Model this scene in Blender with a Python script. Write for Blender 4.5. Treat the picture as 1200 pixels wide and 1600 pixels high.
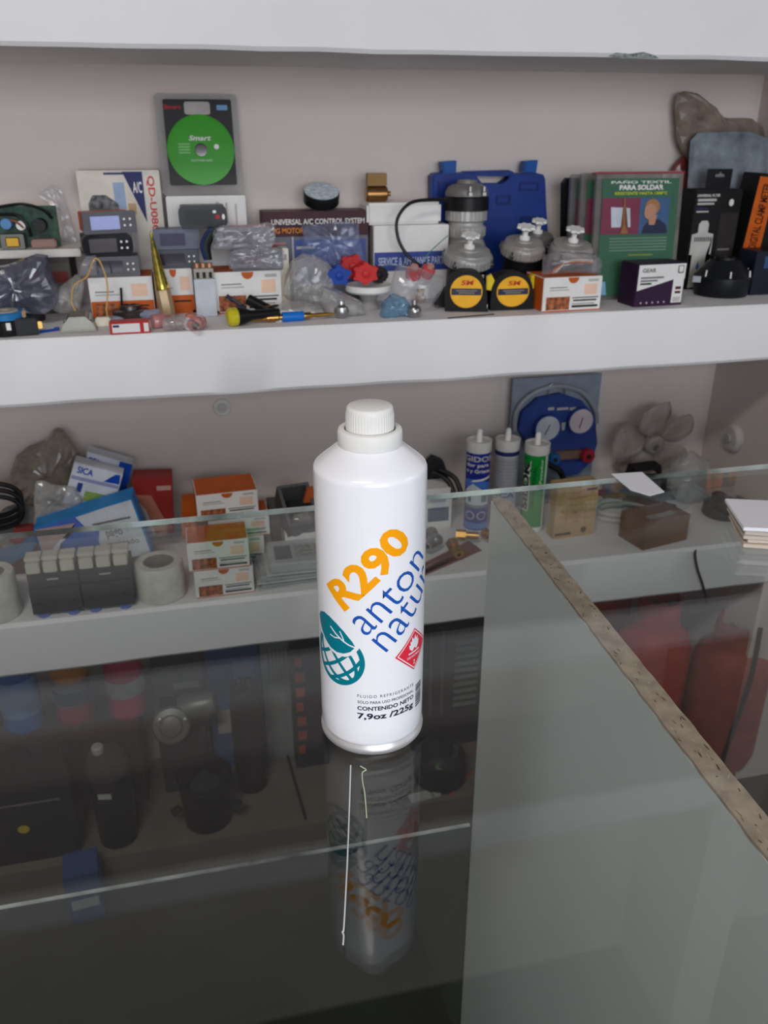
import bpy, bmesh, math, random
from mathutils import Vector, Matrix, noise
random.seed(7)
PI = math.pi
for o in list(bpy.data.objects): bpy.data.objects.remove(o)
SC = bpy.context.scene
COL = SC.collection

# ------------------------------------------------------------------ camera
G = 0.95                     # height of the counter glass above the floor
CAMZ = G + 0.36
FPX = 1300.0
TH = math.atan(590 / 1300.0)
YAW = math.radians(12.9)
cam_d = bpy.data.cameras.new('camera')
cam_d.sensor_fit = 'VERTICAL'; cam_d.sensor_height = 36.0; cam_d.sensor_width = 27.0
cam_d.lens = 36.0 * FPX / 1600.0
cam_d.clip_start = 0.02
cam_d.dof.use_dof = True; cam_d.dof.focus_distance = 0.52; cam_d.dof.aperture_fstop = 17.0
cam = bpy.data.objects.new('camera', cam_d); COL.objects.link(cam)
cam.location = (0, 0, CAMZ); cam.rotation_euler = (PI / 2 - TH, 0, -YAW)
SC.camera = cam

# ------------------------------------------------------------------ world, daylight, exposure
w = bpy.data.worlds.new('sky'); SC.world = w; w.use_nodes = True
bgn = w.node_tree.nodes['Background']
bgn.inputs[0].default_value = (0.80, 0.90, 1.0, 1); bgn.inputs[1].default_value = 0.7

def area(name, loc, rot, sx, sy, power, col):
    l = bpy.data.lights.new(name, 'AREA'); l.shape = 'RECTANGLE'; l.size = sx; l.size_y = sy
    l.energy = power; l.color = col
    o = bpy.data.objects.new(name, l); COL.objects.link(o); o.location = loc; o.rotation_euler = rot
    return o
# daylight that comes in through the open shop front behind the photographer
area('daylight_through_shop_front', (0.20, -3.12, 1.72), (PI / 2, 0, 0.0), 2.6, 1.5, 84, (0.88, 0.93, 1.0))
# added light from the right that brightens the can, no window is known there
area('added_right_light', (2.5, -0.35, 1.75), (PI / 2, 0, PI / 2), 0.9, 1.1, 6, (0.88, 0.93, 1.0))
# added warm overhead light that lifts the lower shelf front, no lamp seen
area('added_overhead_light', (-0.6, -0.6, 2.66), (0, 0, 0), 0.9, 0.3, 23, (1.0, 0.94, 0.88))
vs = SC.view_settings
vs.view_transform = 'Standard'; vs.look = 'None'; vs.gamma = 1.0; vs.use_curve_mapping = False
vs.exposure = -0.08

# ------------------------------------------------------------------ measuring helpers: a sight line -> a point at a real depth
ct, st, cw, sw = math.cos(TH), math.sin(TH), math.cos(YAW), math.sin(YAW)
def ray(px, py):
    x = px - 600.0; y = 800.0 - py
    fw = FPX * ct + y * st; up = y * ct - FPX * st
    return (x * cw + fw * sw, -x * sw + fw * cw, up)
def atY(px, py, Y):
    d = ray(px, py); k = Y / d[1]; return Vector((d[0] * k, Y, CAMZ + d[2] * k))
def atZ(px, py, z):
    d = ray(px, py); k = (z - CAMZ) / d[2]; return Vector((d[0] * k, d[1] * k, z))
ZU, ZL, ZP = G + 0.103, G - 0.342, 0.075     # upper shelf, lower shelf, plinth
YS, YW = 1.22, 1.50                          # shelf fronts, back wall
def R(x0, y0, x1, y1, z=None, Y=None):
    """front rectangle seen at x0..x1, y0..y1: returns X, Y, Z(bottom), width, height"""
    xc = (x0 + x1) / 2
    if Y is None: Y = atZ(xc, y1, z).y
    zb = z if z is not None else atY(xc, y1, Y).z
    ym = (y0 + y1) / 2
    a, b = atY(x0, ym, Y), atY(x1, ym, Y)
    return (a.x + b.x) / 2, Y, zb, b.x - a.x, atY(xc, y0, Y).z - zb

# ------------------------------------------------------------------ materials
def lin(c):
    return tuple(((v / 255) / 12.92 if v / 255 <= 0.04045 else ((v / 255 + 0.055) / 1.055) ** 2.4) for v in c) + (1,)
MATS = {}
def M(name, col=(128, 128, 128), rough=0.5, metal=0.0, var=0.08, scale=30.0, bump=0.0, spec=0.22, alpha=1.0, col2=None, trans=0.0, coat=0.0):
    if name in MATS: return MATS[name]
    m = bpy.data.materials.new(name); m.use_nodes = True; nt = m.node_tree; b = nt.nodes['Principled BSDF']
    tc = nt.nodes.new('ShaderNodeTexCoord'); nz = nt.nodes.new('ShaderNodeTexNoise')
    nz.inputs['Scale'].default_value = scale; nz.inputs['Detail'].default_value = 4
    nt.links.new(tc.outputs['Object'], nz.inputs['Vector'])
    rp = nt.nodes.new('ShaderNodeValToRGB')
    c = lin(col); c2 = lin(col2) if col2 else tuple(max(0, v * (1 - 2 * var)) for v in c[:3]) + (1,)
    rp.color_ramp.elements[0].position = 0.35; rp.color_ramp.elements[1].position = 0.65
    rp.color_ramp.elements[0].color = c2; rp.color_ramp.elements[1].color = c
    nt.links.new(nz.outputs['Fac'], rp.inputs['Fac']); nt.links.new(rp.outputs['Color'], b.inputs['Base Color'])
    b.inputs['Roughness'].default_value = rough; b.inputs['Metallic'].default_value = metal
    b.inputs['Specular IOR Level'].default_value = spec; b.inputs['Alpha'].default_value = alpha
    b.inputs['Coat Weight'].default_value = coat
    if bump:
        bp = nt.nodes.new('ShaderNodeBump'); bp.inputs['Strength'].default_value = bump; bp.inputs['Distance'].default_value = 0.002
        nt.links.new(nz.outputs['Fac'], bp.inputs['Height']); nt.links.new(bp.outputs['Normal'], b.inputs['Normal'])
    MATS[name] = m; return m

def glassmat(name, tint, rough=0.0, base=0.04, body=None, body_fac=0.0):
    """thin clear sheet: tinted see-through plus surface reflection growing towards grazing angles"""
    if name in MATS: return MATS[name]
    m = bpy.data.materials.new(name); m.use_nodes = True; nt = m.node_tree
    for n in list(nt.nodes): nt.nodes.remove(n)
    out = nt.nodes.new('ShaderNodeOutputMaterial'); mix = nt.nodes.new('ShaderNodeMixShader')
    tr = nt.nodes.new('ShaderNodeBsdfTransparent'); gl = nt.nodes.new('ShaderNodeBsdfGlossy')
    tr.inputs[0].default_value = tint + (1,); gl.inputs['Roughness'].default_value = rough
    gl.inputs[0].default_value = (1, 1, 1, 1)
    lw = nt.nodes.new('ShaderNodeLayerWeight'); lw.inputs[0].default_value = 0.5
    pw = nt.nodes.new('ShaderNodeMath'); pw.operation = 'POWER'; pw.inputs[1].default_value = 5
    mu = nt.nodes.new('ShaderNodeMath'); mu.operation = 'MULTIPLY_ADD'; mu.inputs[1].default_value = 1 - base; mu.inputs[2].default_value = base
    nt.links.new(lw.outputs['Facing'], pw.inputs[0]); nt.links.new(pw.outputs[0], mu.inputs[0]); nt.links.new(mu.outputs[0], mix.inputs[0])
    src = tr.outputs[0]
    if body:
        df = nt.nodes.new('ShaderNodeBsdfDiffuse'); df.inputs[0].default_value = lin(body)
        m2 = nt.nodes.new('ShaderNodeMixShader'); nz = nt.nodes.new('ShaderNodeTexNoise'); nz.inputs['Scale'].default_value = 26
        nz.inputs['Detail'].default_value = 5
        tcx = nt.nodes.new('ShaderNodeTexCoord'); nt.links.new(tcx.outputs['Object'], nz.inputs['Vector'])
        mr = nt.nodes.new('ShaderNodeMapRange'); mr.inputs[1].default_value = 0.3; mr.inputs[2].default_value = 0.7
        mr.inputs[3].default_value = body_fac * 0.5; mr.inputs[4].default_value = body_fac * 1.5
        nt.links.new(nz.outputs['Fac'], mr.inputs[0]); nt.links.new(mr.outputs[0], m2.inputs[0])
        nt.links.new(tr.outputs[0], m2.inputs[1]); nt.links.new(df.outputs[0], m2.inputs[2]); src = m2.outputs[0]
    nt.links.new(src, mix.inputs[1]); nt.links.new(gl.outputs[0], mix.inputs[2]); nt.links.new(mix.outputs[0], out.inputs[0])
    MATS[name] = m; return m

WHITE = M('white_card', (226, 224, 222), 0.55, var=0.03)
BLACK = M('black_plastic', (22, 22, 24), 0.4, var=0.1)
GREY = M('grey_plastic', (92, 92, 98), 0.45)
ORANGE = M('orange_card', (196, 92, 30), 0.55, var=0.06)
INK = M('black_ink', (30, 28, 30), 0.6)
GINK = M('grey_ink', (120, 116, 118), 0.6)
PALE = M('pale_grey_ink', (188, 184, 182), 0.6)
PEACH = M('peach_ink', (238, 200, 176), 0.6)
PHOTO = M('printed_photo_brown', (190, 110, 66), 0.5, scale=160, col2=(84, 52, 38))
NAVY = M('navy_ink', (38, 44, 96), 0.5)
RED = M('red_plastic', (190, 32, 36), 0.4)
BLUE = M('blue_plastic', (22, 66, 160), 0.4)
STEEL = M('brushed_steel', (178, 178, 180), 0.3, 1.0)
BRASS = M('brass', (196, 150, 78), 0.28, 1.0)
WPLAS = M('white_plastic', (232, 231, 228), 0.35, var=0.02)
YELLOW = M('yellow_plastic', (238, 206, 30), 0.4)
CLEAR = glassmat('clear_film', (0.95, 0.95, 0.96), 0.1, 0.03, (196, 196, 202), 0.15)
MILKY = glassmat('milky_film', (0.93, 0.93, 0.93), 0.14, 0.035, (196, 193, 190), 0.36)
TAN_FILM = glassmat('tan_film', (0.86, 0.82, 0.78), 0.2, 0.05, (150, 138, 126), 0.62)

# ------------------------------------------------------------------ mesh helpers
def link(name, bm, mats, parent=None, loc=(0, 0, 0), rot=(0, 0, 0), smooth=False):
    me = bpy.data.meshes.new(name)
    bmesh.ops.recalc_face_normals(bm, faces=bm.faces[:])
    bm.to_mesh(me); bm.free()
    for m in (mats if isinstance(mats, (list, tuple)) else [mats]): me.materials.append(m)
    if smooth:
        for p in me.polygons: p.use_smooth = True
        try: me.set_sharp_from_angle(angle=math.radians(38))
        except Exception: pass
    o = bpy.data.objects.new(name, me); COL.objects.link(o)
    o.location = loc; o.rotation_euler = rot; o.parent = parent
    return o
def thing(name, label, cat, loc=(0, 0, 0), rot=(0, 0, 0), group=None):
    o = bpy.data.objects.new(name, None); COL.objects.link(o); o.empty_display_size = 0.02
    o.location = loc; o.rotation_euler = rot if isinstance(rot, (tuple, list)) else (0, 0, rot)
    return tag(o, label, cat, group)
def tag(o, label, cat, group=None):
    o['label'] = label; o['category'] = cat
    if group: o['group'] = group
    return o
def struct(o, label=None):
    o['kind'] = 'structure'
    if label: o['label'] = label
    return o
def box_bm(x0, y0, z0, x1, y1, z1, bev=0.0, seg=2, bm=None, mi=None, faces=None):
    own = bm is None
    b = bmesh.new()
    v = [b.verts.new(p) for p in ((x0,y0,z0),(x1,y0,z0),(x1,y1,z0),(x0,y1,z0),(x0,y0,z1),(x1,y0,z1),(x1,y1,z1),(x0,y1,z1))]
    fs = {'bottom': (3,2,1,0), 'top': (4,5,6,7), 'front': (0,1,5,4), 'right': (1,2,6,5), 'back': (2,3,7,6), 'left': (3,0,4,7)}
    for k, f in fs.items():
        fc = b.faces.new([v[i] for i in f])
        if faces and k in faces: fc.material_index = faces[k]
    if bev: bmesh.ops.bevel(b, geom=b.edges[:], offset=bev, segments=seg, affect='EDGES', clamp_overlap=True)
    if mi is not None:
        for f in b.faces: f.material_index = mi
    if own: return b
    merge(bm, b); return bm
def merge(dst, src):
    me = bpy.data.meshes.new('tmp'); src.to_mesh(me); src.free(); dst.from_mesh(me); bpy.data.meshes.remove(me)
def box(name, x0, y0, z0, x1, y1, z1, mat, parent=None, bev=0.0, faces=None, loc=(0,0,0), rot=(0,0,0)):
    return link(name, box_bm(x0, y0, z0, x1, y1, z1, bev, faces=faces), mat, parent, loc, rot)
def lathe_bm(prof, seg=32, matidx=None, wave=None):
    b = bmesh.new(); rings = []
    for i, (r, z) in enumerate(prof):
        if r <= 1e-6: rings.append([b.verts.new((0, 0, z))])
        else:
            rr = lambda k: r * (1 + (wave(k / seg * 2 * PI, i) if wave else 0))
            rings.append([b.verts.new((rr(k) * math.cos(2*PI*k/seg), rr(k) * math.sin(2*PI*k/seg), z)) for k in range(seg)])
    for i in range(len(prof) - 1):
        a, c = rings[i], rings[i + 1]
        for k in range(seg):
            k2 = (k + 1) % seg
            if len(a) == 1 and len(c) == 1: continue
            if len(a) == 1: f = b.faces.new((a[0], c[k2], c[k])) if False else b.faces.new((a[0], c[k], c[k2]))
            elif len(c) == 1: f = b.faces.new((a[k], a[k2], c[0]))
            else: f = b.faces.new((a[k], a[k2], c[k2], c[k]))
            if matidx: f.material_index = matidx[i]
    return b
def lathe(name, prof, mats, parent=None, loc=(0,0,0), rot=(0,0,0), seg=32, matidx=None, wave=None):
    return link(name, lathe_bm(prof, seg, matidx, wave), mats, parent, loc, rot, smooth=True)
def tube_bm(pts, r, seg=8, cap=True, r2=None):
    b = bmesh.new(); pts = [Vector(p) for p in pts]; rings = []; n = len(pts); prev = None
    for i, p in enumerate(pts):
        t = (pts[min(i+1, n-1)] - pts[max(i-1, 0)]).normalized()
        u = (prev - t * prev.dot(t)) if prev else t.orthogonal()
        u.normalize(); prev = u; v = t.cross(u)
        rad = r if r2 is None else r + (r2 - r) * i / (n - 1)
        rings.append([b.verts.new(p + rad * (u * math.cos(2*PI*k/seg) + v * math.sin(2*PI*k/seg))) for k in range(seg)])
    for i in range(n - 1):
        for k in range(seg): b.faces.new((rings[i][k], rings[i][(k+1) % seg], rings[i+1][(k+1) % seg], rings[i+1][k]))
    if cap: b.faces.new(rings[0][::-1]); b.faces.new(rings[-1])
    return b
def smooth_pts(pts, n=8):
    pts = [Vector(p) for p in pts]; out = []
    for i in range(len(pts) - 1):
        p0, p1, p2, p3 = pts[max(i-1, 0)], pts[i], pts[i+1], pts[min(i+2, len(pts)-1)]
        for k in range(n):
            t = k / n
            out.append(0.5 * ((2*p1) + (p2-p0)*t + (2*p0-5*p1+4*p2-p3)*t*t + (3*p1-p0-3*p2+p3)*t**3))
    return out + [pts[-1]]
def tube(name, pts, r, mat, parent=None, seg=8, n=8, r2=None, loc=(0,0,0)):
    return link(name, tube_bm(smooth_pts(pts, n) if n else pts, r, seg, r2=r2), mat, parent, loc, smooth=True)
def prism_bm(poly, y0, y1, bev=0.0):
    """poly: (x, z) outline, extruded from y0 to y1"""
    b = bmesh.new()
    a = [b.verts.new((x, y0, z)) for x, z in poly]; c = [b.verts.new((x, y1, z)) for x, z in poly]
    b.faces.new(a); b.faces.new(c[::-1]); n = len(poly)
    for i in range(n): b.faces.new((a[i], c[i], c[(i+1) % n], a[(i+1) % n]))
    if bev:
        ed = [e for e in b.edges if abs(e.verts[0].co.y - e.verts[1].co.y) < 1e-7]
        bmesh.ops.bevel(b, geom=ed, offset=bev, segments=2, affect='EDGES', clamp_overlap=True)
    bmesh.ops.triangulate(b, faces=[f for f in b.faces if len(f.verts) > 4])
    return b
def prism(name, poly, y0, y1, mat, parent=None, bev=0.0, loc=(0,0,0), rot=(0,0,0)):
    return link(name, prism_bm(poly, y0, y1, bev), mat, parent, loc, rot)
def ellipse(cx, cz, rx, rz, n=28, a0=0, a1=2*PI):
    full = abs(a1 - a0 - 2*PI) < 1e-6
    return [(cx + rx*math.cos(a0 + (a1-a0)*k/(n if full else n-1)), cz + rz*math.sin(a0 + (a1-a0)*k/(n if full else n-1))) for k in range(n)]
def rrect(x0, z0, x1, z1, r, n=5):
    out = []
    for cx, cz, a in ((x1-r, z0+r, -PI/2), (x1-r, z1-r, 0), (x0+r, z1-r, PI/2), (x0+r, z0+r, PI)):
        out += [(cx + r*math.cos(a + PI/2*k/n), cz + r*math.sin(a + PI/2*k/n)) for k in range(n + 1)]
    return out
def grid_print(name, w, h, quads, bg, parent, y=-0.0004, loc=(0,0,0), rot=(0,0,0), th=0.0003):
    """one connected printed sheet w x h (bottom centre at the origin); quads (u0, v0, u1, v1, material) in fractions, later ones on top"""
    us = sorted({0.0, 1.0} | {q[0] for q in quads} | {q[2] for q in quads}); vs_ = sorted({0.0, 1.0} | {q[1] for q in quads} | {q[3] for q in quads})
    mats = [bg]; b = bmesh.new()
    vv = {(i, j): b.verts.new(((u - 0.5) * w, y, v * h)) for i, u in enumerate(us) for j, v in enumerate(vs_)}
    for i in range(len(us) - 1):
        for j in range(len(vs_) - 1):
            m = bg; uc = (us[i] + us[i+1]) / 2; vc = (vs_[j] + vs_[j+1]) / 2
            for q in quads:
                if q[0] < uc < q[2] and q[1] < vc < q[3]: m = q[4]
            if m not in mats: mats.append(m)
            f = b.faces.new((vv[i, j], vv[i+1, j], vv[i+1, j+1], vv[i, j+1])); f.material_index = mats.index(m)
    return link(name, b, mats, parent, loc, rot)
FONTS = {}
def text_bm(s, bold=0.0, space=1.0):
    c = bpy.data.curves.new('txt', 'FONT'); c.body = s; c.size = 1.0; c.offset = bold; c.space_character = space; c.resolution_u = 3
    o = bpy.data.objects.new('txt', c); COL.objects.link(o)
    me = bpy.data.meshes.new_from_object(o); b = bmesh.new(); b.from_mesh(me)
    bpy.data.objects.remove(o); bpy.data.meshes.remove(me); bpy.data.curves.remove(c)
    bmesh.ops.remove_doubles(b, verts=b.verts[:], dist=1e-5)
    return b
def bounds(b):
    xs = [v.co.x for v in b.verts]; ys = [v.co.y for v in b.verts]
    return min(xs), max(xs), min(ys), max(ys)
def letters(parent, s, x0, z0, x1, z1, mat, y=-0.0007, bold=0.0, turn=0, name='lettering', slant=0.0):
    """flat lettering fitted into x0..x1, z0..z1 of a front face; turn 1 reads bottom-up, -1 top-down"""
    b = text_bm(s, bold); a = bounds(b)
    for v in b.verts:
        u = (v.co.x - a[0]) / (a[1] - a[0]); t = (v.co.y - a[2]) / (a[3] - a[2])
        if turn == 1: u, t = 1 - t, u
        elif turn == -1: u, t = t, 1 - u
        v.co = (x0 + (x1 - x0) * (u + slant * t), y, z0 + (z1 - z0) * t)
    return link(name, b, mat, parent)

# ================================================================== the room
PLASTER = M('white_plaster', (214, 202, 196), 0.85, var=0.025, scale=5, bump=0.15)
SHELFM = M('painted_shelf', (230, 228, 229), 0.7, var=0.015, scale=7, bump=0.12)
FLOORM = M('cement_floor', (84, 80, 76), 0.6, var=0.12, scale=6, bump=0.1)
XL, XR, YF, ZC = -2.3, 2.6, -3.4, 2.75
XSIDE = 1.05
struct(box('floor', XL, YF, -0.05, XR, YW + 0.1, 0.0, FLOORM), 'worn grey cement floor')
struct(box('pavement', -6, -9, -0.06, 7, YF, -0.005, M('pavement_grey', (120, 118, 114), .8)), 'grey pavement outside the open shop front')
struct(box('ceiling', XL, YF, ZC, XR, YW + 0.1, ZC + 0.05, M('bare_concrete', (84, 80, 76), 0.85, scale=4)), 'bare concrete ceiling')
struct(box('wall_back', XL, YW, 0, XR, YW + 0.1, ZC, PLASTER), 'off-white plastered back wall behind the shelves')
struct(box('wall_left', XL - 0.1, YF, 0, XL, YW + 0.1, ZC, PLASTER), 'white side wall of the shop')
struct(box('wall_right', XR, YF, 0, XR + 0.1, YW + 0.1, ZC, PLASTER), 'white side wall of the shop')
struct(box('wall_return', XSIDE, YS + 0.012, 0, XSIDE + 0.12, YW, ZC, PLASTER), 'plastered side wall that ends the shelves')
wf = bmesh.new()
for q in ((XL, 0, -0.9, ZC), (2.4, 0, XR, ZC), (-0.9, 2.68, 2.4, ZC)):
    box_bm(q[0], YF, q[1], q[2], YF + 0.1, q[3], bm=wf)
struct(link('wall_front', wf, PLASTER), 'shop front wall with the wide open entrance')

lampo = thing('added_lamp_casing', 'added long white lamp casing above the counter, out of the picture', 'lamp', (-0.6, -0.6, 2.672))  # casing made up to go with the added overhead light
box('housing', -0.5, -0.17, 0.02, 0.5, 0.17, 0.0775, M('lamp_housing', (225, 225, 225), .5), lampo, .004)
box('diffuser', -0.46, -0.155, 0.0, 0.46, 0.155, 0.0196, M('lamp_diffuser', (240, 238, 232), .4), lampo, .003)
wb = bmesh.new()
for q in ((-0.86, 1.16, 0.16, 1.22), (-0.86, 2.28, 0.16, 2.34), (-0.86, 1.22, -0.80, 2.28), (0.10, 1.22, 0.16, 2.28)): box_bm(XR - 0.03, q[0], q[1], XR - 0.0005, q[2], q[3], bm=wb)
bmesh.ops.remove_doubles(wb, verts=wb.verts[:], dist=1e-5)
win = struct(link('added_window_1', wb, M('added_frame_white', (226, 226, 224), .5)), 'added white window frame on the solid right-hand wall')  # frame made up to go with the added right-hand light
box('pane', XR - 0.012, -0.80, 1.22, XR - 0.008, 0.10, 2.28, M('added_pane_blue', (206, 222, 238), .1, var=0.02), win)  # opaque pale blue sheet inside the added frame

def shelf(zb, zt, label, x1=XSIDE, wob=0.0015):
    """masonry shelf with a slightly uneven plastered front edge"""
    b = bmesh.new(); n = 90; sec = []
    for i in range(n + 1):
        x = XL + (x1 - XL) * i / n
        a = noise.noise((x * 6, zt * 9, 1)) * wob; c = noise.noise((x * 9, zb * 7, 4)) * wob * 1.6
        sec.append([b.verts.new(p) for p in ((x, YW, zb), (x, YS + 0.004, zb + c), (x, YS, zb + 0.005 + c), (x, YS + a, zt - 0.006), (x, YS + 0.005, zt), (x, YW, zt))])
    for i in range(n):
        for k in range(6):
            k2 = (k + 1) % 6; b.faces.new((sec[i][k], sec[i+1][k], sec[i+1][k2], sec[i][k2]))
    b.faces.new(sec[0]); b.faces.new(sec[-1][::-1])
    return struct(link('wall_shelf', b, SHELFM, smooth=True), label)
shelf(G + 0.458, G + 0.553, 'thick white masonry shelf at the top of the picture')
shelf(G + 0.008, ZU, 'thick white masonry shelf crowded with controllers, motors and tools')
shelf(G - 0.438, ZL, 'white masonry shelf behind the glass holding boxes, cartridges and tape')
shelf(G + 0.905, G + 1.0, 'highest white masonry shelf, above the picture')
struct(box('plinth', XL, YS + 0.02, 0.0, XSIDE - 0.35, YW, ZP, M('plinth_cement', (120, 110, 100), 0.7, scale=12, bump=0.1)), 'low cement plinth under the shelves')

# chipped paint under the upper edge
CHIP = M('bare_chip', (150, 156, 158), 0.9, scale=200, col2=(96, 100, 100))
ch = [(952, 87), (962, 82), (985, 84), (1005, 81), (1022, 86), (1030, 91), (1000, 90), (970, 92)]
cp = [atY(x, y, YS - 0.0006) for x, y in ch]
b = bmesh.new(); b.faces.new([b.verts.new(p) for p in cp]); bmesh.ops.triangulate(b, faces=b.faces[:])
struct(link('trim_1', b, CHIP), 'chipped paint on the lower edge of the top shelf')

def wall_plug(px, py, Y, lab, rx):
    p = atY(px, py, Y)
    t = thing('wall_plug', lab, 'plug', p, (rx, 0, 0))
    lathe('flange', [(0.016, 0), (0.0165, 0.003), (0.015, 0.005), (0, 0.006)], M('plug_grey', (214, 209, 206), 0.6), t, seg=24)
    lathe('core', [(0.009, 0.0052), (0.009, 0.008), (0, 0.0085)], M('plug_core', (190, 186, 184), 0.6), t, seg=16)
wall_plug(347, 636, YW - 0.0004, 'small round grey plug on the wall under the upper shelf', PI / 2)
p = atY(1168, 682, 1.40); 
t = thing('wall_socket', 'pale round socket on the side wall at far right', 'socket', (XSIDE - 0.0004, 1.40, p.z), (0, -PI / 2, 0))
lathe('cover', [(0.03, 0), (0.03, 0.006), (0.024, 0.012), (0, 0.014)], M('socket_white', (196, 190, 186), 0.5), t, seg=24)
lathe('button', [(0.010, 0.0137), (0.009, 0.018), (0, 0.019)], M('socket_knob', (170, 165, 160), 0.5), t, seg=16)

# ================================================================== the glass counter
GT = 0.006
GLASS = glassmat('counter_glass', (0.958, 0.986, 0.98), 0.0, 0.034)
GEDGE = M('glass_edge', (228, 234, 230), 0.1, scale=9, spec=0.9, coat=1.0, col2=(34, 40, 40))
XG0, XG1, YG0, YG1 = -0.95, 1.40, 0.02, 0.807
tp = thing('counter_top_glass', 'large clear glass counter top carrying the white gas can', 'glass top', (0, 0, G - GT))
box('pane', XG0, YG0, 0, XG1, YG1 - 0.0020, GT, GLASS, tp)
box('polished_edge', XG0, YG1 - 0.0018, 0.0, XG1, YG1, GT, GEDGE, tp, 0.0005)['label'] = 'greenish polished back edge of the glass'
MEL = M('white_melamine', (222, 226, 226), 0.45, var=0.015, scale=4)
CHIPB = M('raw_chipboard', (190, 168, 150), 0.9, scale=60, col2=(158, 136, 120), bump=0.5)
CHIPF = M('chipboard_flake', (104, 80, 60), 0.9, scale=200); CHIPL = M('chipboard_pale_flake', (206, 186, 158), 0.9, scale=200)
# end panel: raw chipboard edge right under the glass
P0, P1 = Vector((0.3035, 0.795)), Vector((0.2755, 0.06)); PT = 0.0185
ang = math.atan2(P0.x - P1.x, P0.y - P1.y); LEN = (P0 - P1).length
pn = thing('counter_end_panel', 'white melamine counter panel with raw chipboard top edge', 'panel', (P1.x, P1.y, 0.0), (0, 0, -ang))
box('board', 0, 0, 0.0, PT, LEN, G - GT - 0.0030, MEL, pn)
raw = bmesh.new(); n = 120; sec = []
for i in range(n + 1):
    y = LEN * i / n; d = 0.0011 * noise.noise((y * 60, 2, 3)); e = 0.0011 * noise.noise((y * 60, 9, 3)); tip = 0.008 if i == n else 0
    sec.append([raw.verts.new(q) for q in ((0.0 + d + tip * .2, y, -0.0026), (0.0 + d + tip * .2, y, 0.0), (PT + e - tip, y, 0.0), (PT + e - tip, y, -0.0026))])
for i in range(n):
    for k in range(4): raw.faces.new((sec[i][k], sec[i+1][k], sec[i+1][(k+1) % 4], sec[i][(k+1) % 4]))
raw.faces.new(sec[0]); raw.faces.new(sec[-1][::-1])
ro = link('raw_edge', raw, CHIPB, pn, (0, 0, G - GT - 0.0004)); ro['label'] = 'raw brown chipboard edge'
fl = bmesh.new(); rnd = random.Random(3)
for i in range(170):
    x = rnd.uniform(0.0015, PT - 0.0025); y = rnd.uniform(0.01, LEN - 0.02); l = rnd.uniform(0.0015, 0.007); wd = rnd.uniform(0.0005, 0.0014); a = rnd.gauss(PI / 2, 0.35)
    ca, sa = math.cos(a), math.sin(a); pts = []
    for u, v in ((-1, -.4), (-.2, -1), (1, -.3), (.7, .8), (-.5, 1)):
        px_, py_ = u * l / 2, v * wd / 2
        pts.append(fl.verts.new((min(PT - .001, max(.001, x + px_ * ca - py_ * sa)), y + px_ * sa + py_ * ca, 0.0)))
    f = fl.faces.new(pts); f.material_index = 0 if rnd.random() < .6 else 1
fo = link('wood_flakes', fl, [CHIPF, CHIPL], pn, (0, 0, G - GT - 0.00025)); fo['kind'] = 'stuff'
tag(box('counter_front_panel', XG0, YG0 + 0.005, 0.0, XG1, YG0 + 0.023, G - GT - 0.0005, MEL), 'white melamine panel closing the customer side of the counter', 'panel')
tag(box('counter_side_panel', XG0, YG0 + 0.026, 0.0, XG0 + 0.018, 0.795, G - GT - 0.0005, MEL), 'white melamine panel at the left end of the counter', 'panel')
tag(box('counter_side_panel', XG1 - 0.018, YG0 + 0.026, 0.0, XG1, 0.795, G - GT - 0.0005, MEL), 'white melamine panel at the right end of the counter', 'panel')
tag(box('counter_floor_board', XG0 + 0.02, YG0 + 0.026, 0.05, 0.27, 0.79, 0.068, M('dark_board', (34, 39, 37), 0.7, scale=8)), 'dark board at the bottom of the glass counter', 'board')
for q in (-0.9, -0.3, 0.2):
    tag(box('board_batten', q, YG0 + 0.05, 0.0, q + 0.03, 0.78, 0.0495, CHIPB), 'chipboard batten under the counter floor board at %s' % {-0.9: 'its left end', -0.3: 'its middle', 0.2: 'its right end'}[q], 'batten')
bp_g = thing('counter_back_glass', 'low vertical glass pane closing the back of the counter', 'glass pane', (0, 0, 0.0004))
SG = glassmat('back_glass', (0.85, 0.905, 0.885), 0.0, 0.026)
box('pane', XG0 + 0.02, 0.7975, 0, 0.302, 0.8030, G - 0.4895, SG, bp_g)
box('polished_edge', XG0 + 0.02, 0.7975, G - 0.4892, 0.302, 0.8030, G - 0.487, GEDGE, bp_g, 0.0006)

# ================================================================== the can
CX, CY, CR = 0.093, 0.442, 0.0333
CANW = M('can_white', (244, 244, 250), 0.28, var=0.0, coat=0.6, spec=.5)
can = thing('gas_can', 'white refrigerant gas can with orange R290 lettering standing on the glass', 'gas can', (CX, CY, G))
prof = [(0.0, 0.0072), (0.0325, 0.0072), (0.0327, 0.0075), (CR, 0.0095), (CR, 0.02), (CR, 0.1838), (0.03315, 0.1852), (0.0327, 0.1865), (0.0319, 0.1876), (0.0285, 0.1905), (0.0238, 0.1943), (0.0192, 0.1980), (0.0186, 0.1985), (0, 0.1985)]
lathe('body', prof, CANW, can, seg=96)
lathe('bottom_rim', [(0.0, 0.002), (0.030, 0.002), (0.0315, 0.0002), (0.0331, 0.0002), (0.0338, 0.0012), (0.0340, 0.0030), (0.0337, 0.0050), (0.0328, 0.0062), (0.0326, 0.0073)], M('tin_rim', (226, 224, 226), 0.42, 0.7), can, seg=96)['label'] = 'shiny tin bottom rim'
lathe('collar', [(0.0184, 0.1984), (0.0187, 0.1990), (0.0186, 0.2062), (0.0181, 0.2077), (0.0172, 0.2083), (0.0152, 0.2083), (0.0147, 0.2078), (0.0146, 0.2005), (0, 0.2005)], WPLAS, can, seg=64)
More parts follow.
